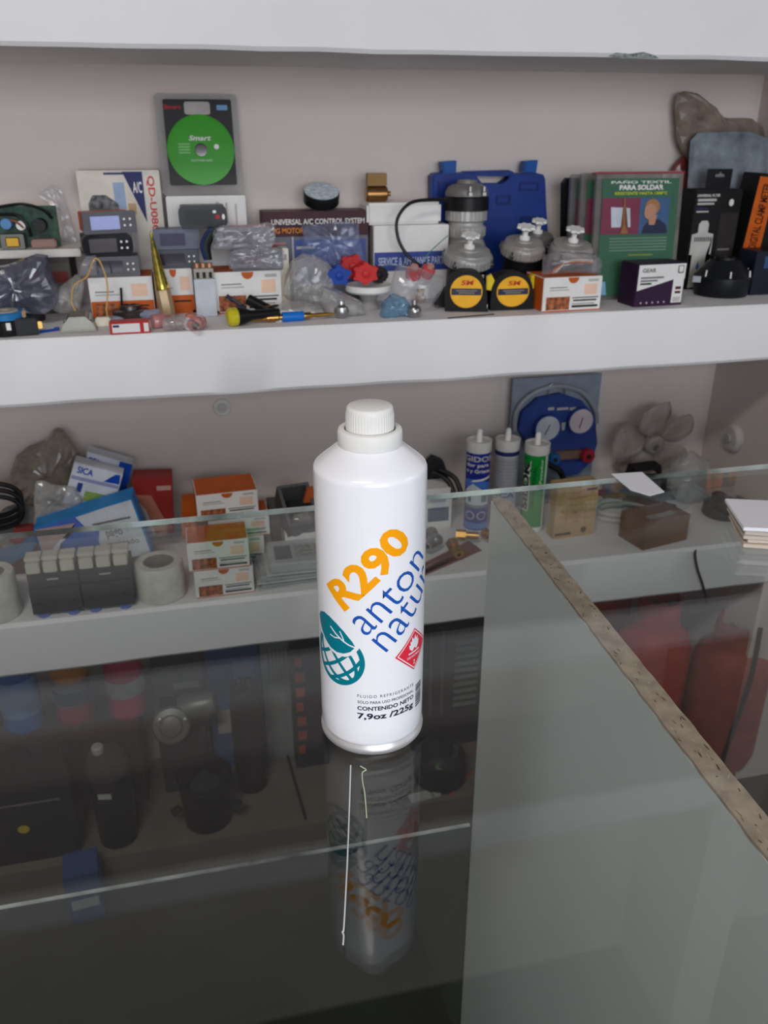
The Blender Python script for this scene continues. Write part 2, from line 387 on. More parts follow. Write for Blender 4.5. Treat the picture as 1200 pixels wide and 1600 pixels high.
cap = lathe('cap', [(0.0, 0.2007), (0.0131, 0.2007), (0.0136, 0.2013), (0.0136, 0.2035), (0.01355, 0.2165), (0.0134, 0.2185), (0.01318, 0.2198), (0.0127, 0.2208), (0.0118, 0.2213), (0, 0.2213)], WPLAS, can, seg=288,
    wave=lambda a, i: (0.022 * (0.5 + 0.5 * math.cos(a * 48)) if i in (3, 4) else 0.0))
cap['label'] = 'ribbed white screw cap'
A0 = math.atan2(-CY, -CX)
def wrap(b, off, mat, name, parent=can):
    """bend a flat print (x = mm along the girth, y = mm height) round the can"""
    xs = [v.co.x for v in b.verts]
    x = math.floor(min(xs)) + 0.5
    while x < max(xs):
        bmesh.ops.bisect_plane(b, geom=b.verts[:] + b.edges[:] + b.faces[:], plane_co=(x, 0, 0), plane_no=(1, 0, 0), dist=1e-4); x += 1.5
    for v in b.verts:
        a = A0 + (v.co.x / 1000) / CR; rr = CR + off
        v.co = (rr * math.cos(a), rr * math.sin(a), v.co.y / 1000)
    return link(name, b, mat, parent)
def can_text(s, p0, width, height, deg, mat, bold=0.0, space=1.0, name='lettering', ref=None):
    b = text_bm(s, bold, space); a = bounds(b)
    if ref: rb = text_bm(ref, bold); r_ = bounds(rb); hh = r_[3] - max(0, r_[2]); rb.free()
    else: hh = a[3] - max(0, a[2])
    kx = width / (a[1] - a[0]); ky = height / hh; c, s_ = math.cos(math.radians(deg)), math.sin(math.radians(deg))
    for v in b.verts:
        x = (v.co.x - a[0]) * kx; y = v.co.y * ky
        v.co = (p0[0] + x * c - y * s_, p0[1] + x * s_ + y * c, 0)
    return wrap(b, 0.00012, mat, name)
AMBER = M('amber_ink', (255, 168, 10), 0.35, var=0.0); COBALT = M('cobalt_ink', (24, 84, 176), 0.35, var=0.0)
TEAL = M('teal_ink', (0, 122, 140), 0.35, var=0.0); CRIM = M('crimson_ink', (226, 44, 66), 0.35, var=0.0); DINK = M('dark_ink', (34, 34, 60), 0.4, var=0.0)
can_text('R290', (-17.0, 104.6), 61.5, 18.6, 46.0, AMBER, 0.036, name='orange_lettering', ref='R')
can_text('anton', (-3.2, 89.0), 60.5, 13.8, 43.4, COBALT, -0.009, name='blue_lettering', ref='a')
can_text('natur', (9.2, 76.9), 56.5, 13.8, 43.4, COBALT, -0.009, name='blue_lettering', ref='a')
can_text('FLUIDO REFRIGERANTE', (-9.0, 44.6), 38.8, 2.1, 0, DINK, 0.0, 1.35, 'small_print')
can_text('SOLO PARA USO PROFESIONAL', (-9.0, 40.1), 38.8, 2.1, 0, DINK, 0.006, name='small_print')
can_text('CONTENIDO NETO', (-9.2, 35.1), 39.2, 2.9, 0, DINK, 0.03, name='small_print')
can_text('7,9oz /225g', (-9.2, 28.6), 39.0, 4.2, 0, DINK, 0.03, name='small_print', ref='7')
# leaf and globe emblem
def strip2d(b, pts, wdt, closed=False):
    n = len(pts); L, Rr = [], []
    for i, p in enumerate(pts):
        q0 = pts[i-1] if (i > 0 or closed) else p; q1 = pts[(i+1) % n] if (i < n-1 or closed) else p
        dx, dy = q1[0]-q0[0], q1[1]-q0[1]; l = math.hypot(dx, dy) or 1; nx, ny = -dy/l*wdt/2, dx/l*wdt/2
        L.append(b.verts.new((p[0]+nx, p[1]+ny, 0))); Rr.append(b.verts.new((p[0]-nx, p[1]-ny, 0)))
    for i in range(n if closed else n-1):
        j = (i+1) % n; b.faces.new((L[i], L[j], Rr[j], Rr[i]))
GX, GZ, GR = -23.4, 69.6, 19.4
rot2 = lambda x, y, a: (GX + x*math.cos(a) - y*math.sin(a), GZ + x*math.sin(a) + y*math.cos(a))
gb = bmesh.new(); TIL = math.radians(40)
strip2d(gb, [(GX + (GR-1.6)*math.cos(math.radians(a)), GZ + (GR-1.6)*math.sin(math.radians(a))) for a in range(-212, 36, 6)], 3.2)
for k in (-0.62, -0.02, 0.58):        # meridians
    strip2d(gb, [rot2(k*(GR-1.6)*math.cos(t), (GR-1.6)*math.sin(t), TIL) for t in [-PI/2 + PI*i/24 for i in range(25)]], 2.3)
for k in (-0.52, 0.0, 0.5):          # parallels
    hw = math.sqrt(1-k*k)*(GR-1.6)
    strip2d(gb, [rot2(hw*u, k*(GR-1.6) - 2.6*(1-u*u), TIL) for u in [-1 + i/10 for i in range(21)]], 2.3)
em = wrap(gb, 0.00008, TEAL, 'globe_emblem')
def leaf_poly(g):
    base = [(-41.5, 91.5), (-38.5, 95.2), (-33.5, 97.2), (-28.0, 96.6), (-22.5, 94.2), (-17.0, 90.2), (-11.4, 84.0), (-9.8, 80.8), (-13.0, 76.8), (-17.5, 74.4), (-22.6, 73.6), (-28.0, 74.8), (-33.0, 78.0), (-37.4, 82.4), (-40.2, 87.0)]
    cx, cz = -26, 85.5
    return [(cx + (x-cx)*(1+g/12), cz + (z-cz)*(1+g/9)) for x, z in base]
def poly_bm(p):
    b = bmesh.new(); b.faces.new([b.verts.new((x, y, 0)) for x, y in p]); bmesh.ops.triangulate(b, faces=b.faces[:]); return b
wrap(poly_bm(leaf_poly(1.7)), 0.00016, CANW, 'leaf_outline', em)
lf = wrap(poly_bm(leaf_poly(0)), 0.00024, TEAL, 'leaf', em)
vb = bmesh.new()
for pts, wd in (([(-9.5, 80.5), (-14, 81.6), (-18, 83.4), (-23, 86.6), (-27.5, 90.2)], 1.0), ([(-17, 83.0), (-18.2, 86.2), (-20.0, 89.5)], 0.8), ([(-20, 84.6), (-24, 83.6), (-28, 84.2)], 0.8)):
    strip2d(vb, pts, wd)
wrap(vb, 0.00032, CANW, 'leaf_vein', em)
# red flammable-gas diamond
def ring_quad(b, c, o, i):
    V = []
    for r_ in (o, i): V.append([b.verts.new((c[0]+dx*r_, c[1]+dy*r_, 0)) for dx, dy in ((0, 1), (-1, 0), (0, -1), (1, 0))])
    for k in range(4): b.faces.new((V[0][k], V[0][(k+1) % 4], V[1][(k+1) % 4], V[1][k]))
DC = (30.2, 71.6)
dia = wrap(poly_bm([(DC[0], DC[1]+15.2), (DC[0]-15.6, DC[1]), (DC[0], DC[1]-15.2), (DC[0]+15.6, DC[1])]), 0.00008, CRIM, 'hazard_diamond')
rb = bmesh.new(); ring_quad(rb, DC, 14.1, 13.2); wrap(rb, 0.00016, CANW, 'white_border', dia)
fl_ = [(-2.2, -.4), (-4.6, 2.0), (-4.9, 4.8), (-3.6, 4.2), (-4.0, 7.2), (-2.6, 6.2), (-2.2, 9.6), (-0.4, 7.2), (0.9, 10.6), (1.6, 7.4), (3.4, 8.6), (3.2, 5.6), (4.7, 5.9), (4.4, 2.4), (2.2, -.4), (0.2, 1.6)]
wrap(poly_bm([(DC[0]+x, DC[1]+y) for x, y in fl_]), 0.00016, CANW, 'flame_symbol', dia)
lb = bmesh.new(); strip2d(lb, [(DC[0]-5.4, DC[1]-1.6), (DC[0]+5.4, DC[1]-1.6)], 1.0); wrap(lb, 0.00016, CANW, 'flame_base_line', dia)
can_text('GAS INFLAMABLE', (DC[0]-6.5, DC[1]-5.2), 13.0, 1.7, 0, CANW, 0.01, name='small_print')
can_text('2', (DC[0]-0.9, DC[1]-10.6), 1.9, 3.0, 0, CANW, 0.01, name='small_print')
bc = bmesh.new(); z = 26.2; rnd = random.Random(5)
while z < 43:
    h = rnd.choice((.45, .8, 1.1)); strip2d(bc, [(32.6, z + h/2), (40.2, z + h/2)], h); z += h + rnd.choice((.5, .8))
bo = wrap(bc, 0.0001, DINK, 'barcode'); bo['kind'] = 'stuff'

# thin pale lines on the glass in front of the can, modelled as tubes
def strand(name, pts, r, mat, label):
    q = [atZ(x, y, G + r) for x, y in pts]
    tag(tube(name, q, r, mat, seg=6), label, 'strand')
strand('pale_line', [(548, 1196), (546, 1260), (543, 1340), (539, 1420), (537, 1452), (535, 1456), (537, 1462), (536, 1476)], 0.00042, M('white_line', (235, 238, 240), 0.35), 'long thin white line on the glass')
strand('pale_line', [(563, 1197), (568, 1200), (572, 1203), (566, 1208), (567, 1224), (570, 1240), (573, 1278)], 0.00036, M('lime_line', (206, 226, 190), 0.4), 'short bent pale green line beside the white one')

# ================================================================== builders shared by the shelves
def carton(name, label, cat, rect, depth, mats=None, quads=(), bg=None, rz=0.0, group=None, bev=0.0012, rx=0.0):
    """cardboard box: printed front sheet glued on a body; mats = (front, top, side)"""
    X, Y, Z, w_, h = rect
    t = thing(name, label, cat, (X, Y, Z), (rx, 0, rz), group)
    f, tp_, sd = mats or (WHITE, WHITE, WHITE)
    box('body', -w_/2, 0, 0, w_/2, depth, h, [f, tp_, sd], t, bev, faces={'front': 0, 'back': 0, 'top': 1, 'bottom': 1, 'left': 2, 'right': 2})
    if quads: grid_print('printed_front', w_ * 0.985, h * 0.985, list(quads), bg or f, t)
    return t, w_, h
def px_poly(pts, Y, zmin=None):
    q = [atY(x, y, Y) for x, y in pts]
    zb = min(p.z for p in q) if zmin is None else zmin
    X = sum(p.x for p in q) / len(q)
    return (X, Y, zb), [(p.x - X, max(p.z, zb) - zb) for p in q]
def resample(poly, n):
    P = [Vector((p[0], p[1], 0)) for p in poly]; P = P + [P[0]]
    d = [0]
    for i in range(len(P) - 1): d.append(d[-1] + (P[i+1] - P[i]).length)
    out = []; j = 0
    for k in range(n):
        s = d[-1] * k / n
        while d[j+1] < s: j += 1
        u = (s - d[j]) / max(1e-9, d[j+1] - d[j]); p = P[j].lerp(P[j+1], u); out.append((p.x, p.y))
    return out
def pillow_bm(poly, depth, seed=0, amp=0.004, n=44, freq=40, flat=0.0):
    poly = resample(poly, n); cx = sum(p[0] for p in poly)/n; cz = sum(p[1] for p in poly)/n
    zlo = min(p[1] for p in poly)
    b = bmesh.new(); ks = (1.0, 0.94, 0.82, 0.64, 0.42, 0.2); sides = []
    rim = None
    for s in (-1, 1):
        rings = []
        for k in ks:
            if k == 1.0 and rim: rings.append(rim); continue
            ring = []
            for (x, z) in poly:
                X, Z = cx + (x-cx)*k, cz + (z-cz)*k
                y = s * depth/2 * math.sqrt(max(0, 1 - k**3)) 
                nv = noise.noise_vector((X*freq + seed*7.3, s*3 + seed, Z*freq))
                cr = abs(noise.noise((X*freq*1.7 + seed, s*9.0, Z*freq*1.7))) * 1.6
                e = amp * (1 if k < 1 else 0.5)
                ring.append(b.verts.new((X + nv.x*e, y + (nv.y + cr - .6)*e*(1 if k < 1 else .3), max(zlo, Z + nv.z*e))))
            if k == 1.0: rim = ring
            rings.append(ring)
        c = b.verts.new((cx, s*depth/2, cz))
        for i in range(len(ks)-1):
            for k in range(n): b.faces.new((rings[i][k], rings[i][(k+1) % n], rings[i+1][(k+1) % n], rings[i+1][k]))
        for k in range(n): b.faces.new((rings[-1][k], rings[-1][(k+1) % n], c))
    return b
def bag(name, label, pts, Y, depth, seed=0, mat=None, amp=0.004, zmin=None, cat='bag', freq=40):
    loc, poly = px_poly(pts, Y, zmin)
    o = link(name, pillow_bm(poly, depth, seed, amp, freq=freq), mat or CLEAR, None, loc)
    return tag(o, label, cat)
def slab(name, label, cat, pts, Y, th, mat, zmin=None, bev=0.001, parent=None):
    loc, poly = px_poly(pts, Y, zmin)
    o = prism(name, poly, 0, th, mat, None, bev, loc)
    return tag(o, label, cat)
def rel(t):
    """pixel at depth Y -> local x, z of thing t"""
    return lambda x, y, Y: (atY(x, y, Y).x - t.location.x, atY(x, y, Y).z - t.location.z)

# the orange and white relay boxes
ORBOX = [(0, 0, 1, .035, ORANGE), (.05, .05, .46, .44, PHOTO), (.5, .38, .96, .41, INK), (.52, .29, .93, .34, INK), (.5, .20, .9, .225, GINK), (.5, .10, .96, .17, INK),
         (.10, .62, .44, .66, PALE), (.10, .70, .40, .73, GINK), (.70, .48, .92, .80, PEACH), (.76, .86, .94, .94, PALE)]
ORBIG = [(0, 0, 1, .42, ORANGE), (.06, .03, .40, .36, PHOTO), (.46, .26, .92, .30, INK), (.08, .56, .46, .60, PALE), (.08, .64, .38, .67, GINK), (.66, .52, .92, .84, PEACH)]
def orange_box(label, rect, depth, quads=ORBOX, rz=0.0, tab=True):
    t, w_, h = carton('relay_box', label, 'box', rect, depth, (WHITE, ORANGE, ORANGE), quads, WHITE, rz, 'orange and white relay boxes')
    if tab: prism('thumb_notch', ellipse(0, h*0.985, w_*0.09, h*0.17, 16, PI, 2*PI), -0.0009, -0.0003, ORANGE, t)
    return t, w_, h
# digital controllers
def controller(label, rect, depth, body, screen, side=None, lit=False, keys=True, bagged=None, round_=0.0, rz=0.0, group='digital temperature controllers'):
    X, Y, Z, w_, h = rect
    t = thing('temperature_controller', label, 'controller', (X, Y, Z), rz, group)
    box('housing', -w_*.46, 0.008, h*.06, w_*.46, depth, h*.94, side or body, t, 0.001)
    fr = prism('front_bezel', rrect(-w_/2, 0.0003, w_/2, h, max(0.0015, round_*h)), 0, 0.008, body, t, 0.001)
    prism('display', rrect(-w_*.36, h*.2, w_*.18, h*.8, 0.001), -0.0012, 0.001, screen, t, 0.0003)
    if keys:
        for i in range(2):
            for j in range(2):
                prism('key', ellipse(w_*(.27 + .11*i), h*(.36 + .28*j), h*.055, h*.055, 10), -0.0014, 0.001, WPLAS, t)
    return t
SCR_D = M('dark_display', (54, 46, 62), 0.12, var=0.1, coat=.25); SCR_L = M('lilac_display', (176, 184, 236), 0.25, var=0.04)
CGREY = M('controller_grey', (98, 98, 104), 0.45); CORANGE = M('controller_orange', (196, 78, 40), 0.45)
CBLUEG = M('controller_bluegrey', (104, 110, 128), 0.4)

# ================================================================== UPPER SHELF, from left to right
# boxes and circuit boards at far left
DBOX = M('dark_grey_box', (86, 80, 78), 0.7)
t, w_, h = carton('flat_carton', 'dark flat carton under the circuit boards at the left edge', 'box', R(-46, 402, 112, 470, ZU, 1.405), 0.085, (DBOX, DBOX, DBOX), [(.55, .55, .98, .75, M('maroon_print', (104, 40, 40), .6)), (.5, .25, .95, .45, PALE)], DBOX)
zt = t.location.z + h
TRAYM = M('tray_white', (214, 210, 204), 0.6)
a, b_ = atY(-46, 393, 1.39), atY(126, 393, 1.39)
tag(box('shallow_tray', -(b_.x - a.x)/2, 0, 0, (b_.x - a.x)/2, 0.10, 0.0115, TRAYM, None, 0.0015, loc=((a.x + b_.x)/2, 1.39, zt + 0.0003)), 'shallow white tray lying on the dark flat carton', 'tray')
zt += 0.0118
PCB = M('green_circuit_board', (50, 84, 66), 0.4, scale=90, col2=(28, 46, 40))
X, Y, Z, w_, h = R(-6, 322, 92, 388, zt, 1.425)
t = thing('circuit_board', 'green circuit board with yellow transformer in a clear bag', 'circuit board', (X, Y, zt + .0003))
box('board', -w_/2, 0, 0, w_/2, 0.002, h, PCB, t)
box('transformer_core', -w_*.42, -0.024, 0.0004, -w_*.05, -0.001, h*.36, M('core_steel', (110, 108, 104), .4, .6), t, 0.001)
box('transformer_coil', -w_*.34, -0.027, h*.06, -w_*.12, -0.0245, h*.30, M('coil_yellow', (222, 176, 60), .5), t, 0.002)
lathe('capacitor', [(0.007, 0), (0.007, 0.014), (0.0065, 0.015), (0, 0.015)], WPLAS, t, (-w_*.08, -0.0005, h*.55), (PI/2, 0, 0), 16)
lathe('capacitor', [(0.010, 0), (0.010, 0.02), (0.0095, 0.021), (0, 0.021)], BLACK, t, (w_*.22, -0.0005, h*.55), (PI/2, 0, 0), 16)
lathe('capacitor', [(0.008, 0), (0.008, 0.018), (0.0075, 0.019), (0, 0.019)], M('pcb_blue', (90, 140, 190), .4), t, (-w_*.3, -0.0005, h*.6), (PI/2, 0, 0), 16)
box('heat_sink', w_*.05, -0.022, 0.0004, w_*.45, -0.001, h*.22, M('pinkish_part', (150, 120, 112), .5), t, 0.002)
tube('cable', [(-w_*.4, -0.008, h*.82), (-w_*.1, -0.02, h*.8), (w_*.04, -0.022, h*.55), (w_*.06, -0.018, h*.3)], 0.0025, BLACK, t)
tube('cable', [(-w_*.45, -0.006, h*.98), (0, -0.014, h*1.06), (w_*.3, -0.012, h*.92), (w_*.42, -0.006, h*.7)], 0.0022, BLACK, t)
tube('cable', [(-w_*.35, -0.006, h*.7), (-w_*.15, -0.018, h*.66), (-w_*.04, -0.016, h*.5)], 0.0016, M('copper_wire', (150, 92, 60), .4), t)
bag('clear_bag', 'clear bag standing up around the circuit board', [(60, 302), (82, 288), (98, 300), (112, 340), (120, 372), (124, 388), (100, 388), (98, 350), (90, 318), (76, 316)], 1.462, 0.012, 3, CLEAR, 0.003, zt + .0004)
# bags of dark parts
DPART = M('dark_part', (44, 44, 56), 0.35, scale=60)
bag('parts_bag', 'clear bag of dark blue-grey parts at the left shelf edge', [(-40, 420), (10, 415), (34, 404), (58, 396), (76, 400), (80, 424), (92, 452), (90, 474), (70, 488), (-40, 488)], 1.33, 0.05, 5, glassmat('bluish_film', (.6, .62, .70), .12, .09, (96, 98, 116), .55), 0.007, ZU, freq=30)
bag('parts_bag', 'crumpled clear bag between dark parts and orange relay box', [(70, 478), (86, 452), (104, 440), (120, 428), (132, 440), (130, 462), (126, 486), (96, 490)], 1.345, 0.03, 8, MILKY, 0.005, ZU)
# small relays at the front left
t = thing('round_relay', 'round black relay with blue ring at the front left edge', 'relay', atZ(8, 528, ZU) + Vector((0, .028, 0)))
lathe('body', [(0, 0.0003), (0.026, 0.0003), (0.027, 0.004), (0.027, 0.02), (0.025, 0.022), (0, 0.022)], BLACK, t, seg=28)
lathe('ring', [(0.0265, 0.0222), (0.0265, 0.03), (0.024, 0.032), (0.021, 0.032), (0.021, 0.0222)], M('relay_blue', (40, 120, 180), .4), t, seg=28)
lathe('cap', [(0.0205, 0.0222), (0.0205, 0.029), (0.017, 0.033), (0.008, 0.033), (0.008, 0.028), (0, 0.028)], M('relay_beige', (180, 170, 156), .4), t, seg=28)
for k in (-.012, .004): box('terminal', k, -0.0278, 0.010, k + .006, -0.0265, 0.02, WPLAS, t)
p = atZ(44, 526, ZU)
t = thing('switch_block', 'small black switch block beside the blue ringed relay', 'switch', p + Vector((0, .004, 0)), 0.15)
box('body', -0.015, 0, 0.0003, 0.014, 0.022, 0.024, BLACK, t, 0.0015)
box('lever', -0.004, 0.006, 0.0243, 0.001, 0.012, 0.034, M('wood_tone', (170, 140, 112), .6), t, 0.001)
box('terminal', 0.0143, 0.004, 0.008, 0.020, 0.01, 0.018, BRASS, t, 0.0008)
t = thing('round_switch', 'dark round thermostat body behind the switch block', 'thermostat', atZ(48, 505, ZU) + Vector((0, .02, 0)))
lathe('body', [(0, 0.0003), (0.018, 0.0003), (0.019, 0.004), (0.018, 0.024), (0.012, 0.027), (0, 0.027)], M('dark_rubber', (52, 50, 50), .6), t, seg=24)
lathe('spindle', [(0.004, 0.0272), (0.004, 0.035), (0, 0.036)], M('wood_tone'), t, seg=12)
q = [atZ(62, 520, ZU + .002), atZ(88, 516, ZU + .002)]
t = thing('blue_probe', 'thin blue plastic probe lying by the shelf edge', 'probe', (0, 0, 0))
link('rod', tube_bm([q[0] + Vector((0, .006, 0)), q[1] + Vector((0, .006, 0))], 0.0018, 8), BLUE, t)
lathe('tip', [(0.0026, -.003), (0.0026, .003), (0, .004)], BLUE, t, q[1] + Vector((0, .006, .0008)), (0, PI/2, 0), 10)
# aluminium terminal plate with wire loop
p0, p1 = atZ(98, 522, ZU), atZ(150, 516, ZU)
t = thing('heat_sink', 'grey aluminium heat sink plate with screws at the shelf edge', 'heat sink', ((p0.x + p1.x)/2, p0.y + .004, ZU), 0.06)
ALU = M('dull_aluminium', (142, 140, 130), .4, .7)
wv = (p1.x - p0.x) * 1.12
hb = bmesh.new()
hp = [(-wv/2, .0004), (wv/2, .0004), (wv/2 - .004, .012), (wv*.22, .022), (-wv*.22, .022), (-wv/2 + .004, .012)]
link('plate', prism_bm(hp, 0, 0.05, 0.0008), ALU, t)
for k in range(5):
    for sx in (-.34, .34): lathe('screw', [(0.0026, 0), (0.0026, .0016), (0, .002)], STEEL, t, (sx*wv, .006 + k*.009, .0168), (0, math.copysign(.55, sx), 0), 8)
wire = [atY(118, 486, 1.30), atY(112, 470, 1.30), atY(116, 446, 1.30), atY(136, 432, 1.3), atY(145, 408, 1.30), atY(153, 405, 1.3), atY(161, 420, 1.30), atY(167, 440, 1.3), atY(168, 462, 1.30), atY(166, 482, 1.30)]
t = thing('wire_loop', 'loop of thin yellow-brown wire with a white connector', 'wire', (0, 0, 0))
tube('wire', wire, 0.0011, M('yellow_wire', (206, 164, 92), .5), t, 6)
p = atY(160, 494, 1.285)
box('connector', -.011, -.004, -.006, .011, .008, .007, M('ivory_plastic', (232, 226, 208), .4), t, .002, loc=(p.x, p.y, ZU + .0066))
link('tail', tube_bm(smooth_pts([atY(166, 482, 1.30), Vector((p.x + .006, p.y + .006, ZU + .012))], 4), .0011, 6), M('yellow_wire'), t)
# little red and white box
t, w_, h = carton('fuse_box', 'tiny white box with red borders at the shelf edge', 'box', R(171, 503, 234, 522, ZU), 0.022, (RED, RED, RED), [(.06, .14, .76, .86, WHITE), (.86, .14, .98, .86, WHITE), (.08, .58, .24, .78, NAVY)], RED, 0.04)
t.location.z += .0003
# dark metal hub
t = thing('metal_hub', 'dark grey metal hub with an upright pin, before the relay box', 'hub', atZ(204, 503, ZU) + Vector((0, .03, .0003)))
HUB = M('gunmetal', (92, 90, 90), .32, .9)
lathe('disc', [(0, 0), (.026, 0), (.027, .003), (.027, .012), (.025, .0135), (.016, .014), (.0155, .019), (.0145, .02), (.009, .02), (.009, .016), (0, .016)], HUB, t, seg=36)
link('pin', tube_bm([(-.012, -.004, .0142), (-.0095, -.004, .046)], .0018, 8), BLACK, t)
bag('small_parts_bag', 'small blue-white wrapped part beside the metal hub', [(164, 504), (172, 494), (200, 490), (232, 484), (258, 480), (262, 488), (236, 498), (200, 505)], 1.325, .014, 11, M('wrap_bluewhite', (150, 156, 178), .3), .003, ZU, 'part')

# relay boxes with stacked controllers
tA, wA, hA = orange_box('orange and white relay box under three stacked controllers', R(140, 433, 240, 488, ZU, 1.352), .072, ORBIG, 0.0, False)
zA = ZU + hA
c1 = R(138, 400, 218, 432, None, 1.352); hh = c1[4]
controller('bottom of three stacked controllers, grey with dark display and bagged', (c1[0], 1.352, zA + .0004, c1[3], hh), .06, CGREY, SCR_D)
bag('clear_bag', 'clear wrapper around the bottom controller of the left stack', [(124, 432), (126, 414), (136, 401), (150, 399), (152, 430)], 1.338, .008, 12, CLEAR, .003, zA + .0005)
z2 = zA + hh + .0008; c2 = R(128, 364, 208, 399, None, 1.352)
controller('black glossy curved controller in the middle of the left stack', (c2[0], 1.352, z2, c2[3], c2[4]), .06, M('gloss_black', (30, 30, 36), .1, coat=.25), M('gloss_display', (92, 88, 92), .12, coat=.25), BLACK, round_=.32, rz=.18)
z3 = z2 + c2[4] + .0004; c3 = R(130, 327, 212, 362, None, 1.352)
controller('topmost grey controller of the left stack with lilac display', (c3[0], 1.352, z3, c3[3]*1.04, c3[4]), .055, CGREY, SCR_L, CORANGE, rz=.26)
# instruction box with red lettering
QBG = M('ivory_card', (214, 208, 198), .6)
t, w_, h = carton('control_board_box', 'tall ivory box with navy corner and red vertical lettering', 'box', R(131, 266, 258, 455, ZU, 1.436), .045, (QBG, QBG, QBG), [(.02, .40, .2, .41, GINK), (.60, .3, .66, .62, PALE), (.46, .36, .58, .56, PALE), (.42, .74, .56, .93, M('sky_print', (150, 170, 200), .6)), (.58, .70, .68, .78, M('tan_print', (190, 160, 120), .6)), (.32, .985, .70, 1, NAVY)], QBG)
prism('navy_corner', [(w_*.05, h*.99), (w_*.29, h*.99), (w_*.29, h*.63)], -.0010, -.0005, NAVY, t)
letters(t, 'QD-U08C', w_*.33, h*.55, w_*.43, h*.96, RED, -.001, .02, -1, 'red_lettering')
letters(t, 'A/C', w_*.16, h*.84, w_*.27, h*.92, WHITE, -.0014, .02)
mp = [(-.40, .66), (-.40, .77), (-.34, .83), (-.18, .83), (-.04, .77), (-.02, .69), (-.08, .65), (-.2, .63)]
prism('printed_machine', [(x*w_, z_*h) for x, z_ in mp], -.0010, -.0005, M('machine_print', (120, 122, 124), .5, scale=120, col2=(50, 52, 56)), t)
# white box with the disc blister standing on it
t, w_, h = carton('white_carton', 'plain white upright carton under the green cutting disc', 'box', R(266, 306, 388, 455, ZU, 1.436), .05, (WHITE, WHITE, WHITE), [(.62, .74, .66, .96, PALE), (.74, .76, .77, .95, PALE), (.86, .74, .89, .94, PALE)], WHITE)
ztop = ZU + h
bx = R(246, 138, 375, 297, None, 1.462)
t = thing('disc_blister', 'green cutting disc in black blister card leaning on the wall', 'cutting disc', (bx[0], 1.4445, ztop + .0006), (math.radians(-10.5), 0, math.radians(-.5)))
bw, bh = bx[3], bx[4] * 1.02
prism('clear_shell', rrect(-bw/2, 0, bw/2, bh, .008), 0, .0022, glassmat('blister_clear', (.9, .9, .9), .05, .06, (180, 178, 176), .3), t, .0006)
prism('backing_card', rrect(-bw*.40, bh*.10, bw*.42, bh*.94, .003), -.0012, -.0002, M('card_black', (38, 36, 38), .4), t)
prism('hang_hole', rrect(-bw*.15, bh*.79, bw*.16, bh*.915, .004), -.0026, -.0014, M('hole_grey', (168, 162, 160), .4), t)
dr = bw * .405
lathe('disc', [(0, 0), (dr, 0), (dr, .0016), (dr*.9, .0022), (dr*.2, .0022), (0, .0022)], M('green_print', (58, 150, 40), .35, var=.03), t, (bw*.01, -.0030, bh*.445), (PI/2, 0, 0), 56)
lathe('arbor_hole', [(0, .0), (.0095, .0), (.0095, .0014), (.007, .0018), (0, .0012)], HUB, t, (bw*.01, -.0054, bh*.445), (PI/2, 0, 0), 24)
letters(t, 'Smart', -bw*.13, bh*.535, bw*.13, bh*.585, WHITE, -.0060, .02, slant=.08)
letters(t, 'CUTTING DISC', -bw*.12, bh*.33, bw*.14, bh*.35, WHITE, -.0060)
letters(t, 'Smart', -bw*.39, bh*.845, -bw*.19, bh*.885, RED, -.0016, .02)
prism('blue_badge', rrect(bw*.24, bh*.835, bw*.37, bh*.885, .001), -.002, -.0014, M('badge_blue', (110, 150, 190), .5), t)
for k in range(4): prism('small_print', rrect(-bw*.26, bh*(.41 + k*.028), -bw*.12, bh*(.425 + k*.028), .0003), -.0058, -.0053, M('pale_green', (130, 190, 116), .5), t)
prism('round_mark', ellipse(bw*.20, bh*.475, bw*.03, bw*.03, 20), -.0058, -.0053, WHITE, t)
# second relay box and its controllers
tB, wB, hB = orange_box('orange and white relay box behind the gold step drill', R(242, 420, 302, 476, ZU, 1.364), .06, ORBIG)
zB = ZU + hB
cb = R(240, 390, 312, 419, None, 1.364)
controller('lower grey-blue controller beside the step drill', (cb[0], 1.364, zB + .0004, cb[3], cb[4]), .058, M('controller_slate', (82, 84, 92), .45), SCR_D)
zB2 = zB + cb[4] + .0008; cb2 = R(240, 358, 312, 390, None, 1.364)
controller('upper bagged blue-grey controller beside the step drill', (cb2[0], 1.364, zB2, cb2[3], cb2[4]), .058, CBLUEG, M('violet_display', (70, 68, 92), .15, coat=.25), keys=False)
zB3 = zB2 + cb2[4] + .0004; cb3 = R(279, 320, 355, 357, None, 1.355)
t = controller('black barrel-shaped controller with red button lying on top', (cb3[0], 1.355, zB3, cb3[3], cb3[4]), .055, M('satin_black', (34, 36, 42), .25, coat=.2), M('black_face', (24, 24, 28), .3), BLACK, keys=False, round_=.3)
prism('red_button', ellipse(cb3[3]*.30, cb3[4]*.5, .0036, .003, 12), -.0016, .0005, RED, t)
prism('key', ellipse(cb3[3]*.24, cb3[4]*.72, .0028, .0022, 12), -.0016, .0005, WPLAS, t); prism('key', ellipse(cb3[3]*.42, cb3[4]*.5, .0022, .004, 12), -.0016, .0005, WPLAS, t)
tC, wC, hC = orange_box('open orange and white relay box under two bagged controllers', R(334, 424, 440, 468, ZU, 1.345), .075, ORBOX, 0.05, True)
zC = ZU + hC
cc = R(362, 388, 442, 422, None, 1.345)
controller('lower bagged grey controller on the open relay box', (cc[0], 1.346, zC + .0004, cc[3], cc[4]), .06, CGREY, M('plum_display', (92, 66, 92), .12, coat=.25), CORANGE)
zC2 = zC + cc[4] + .0008; cc2 = R(336, 354, 424, 388, None, 1.345)
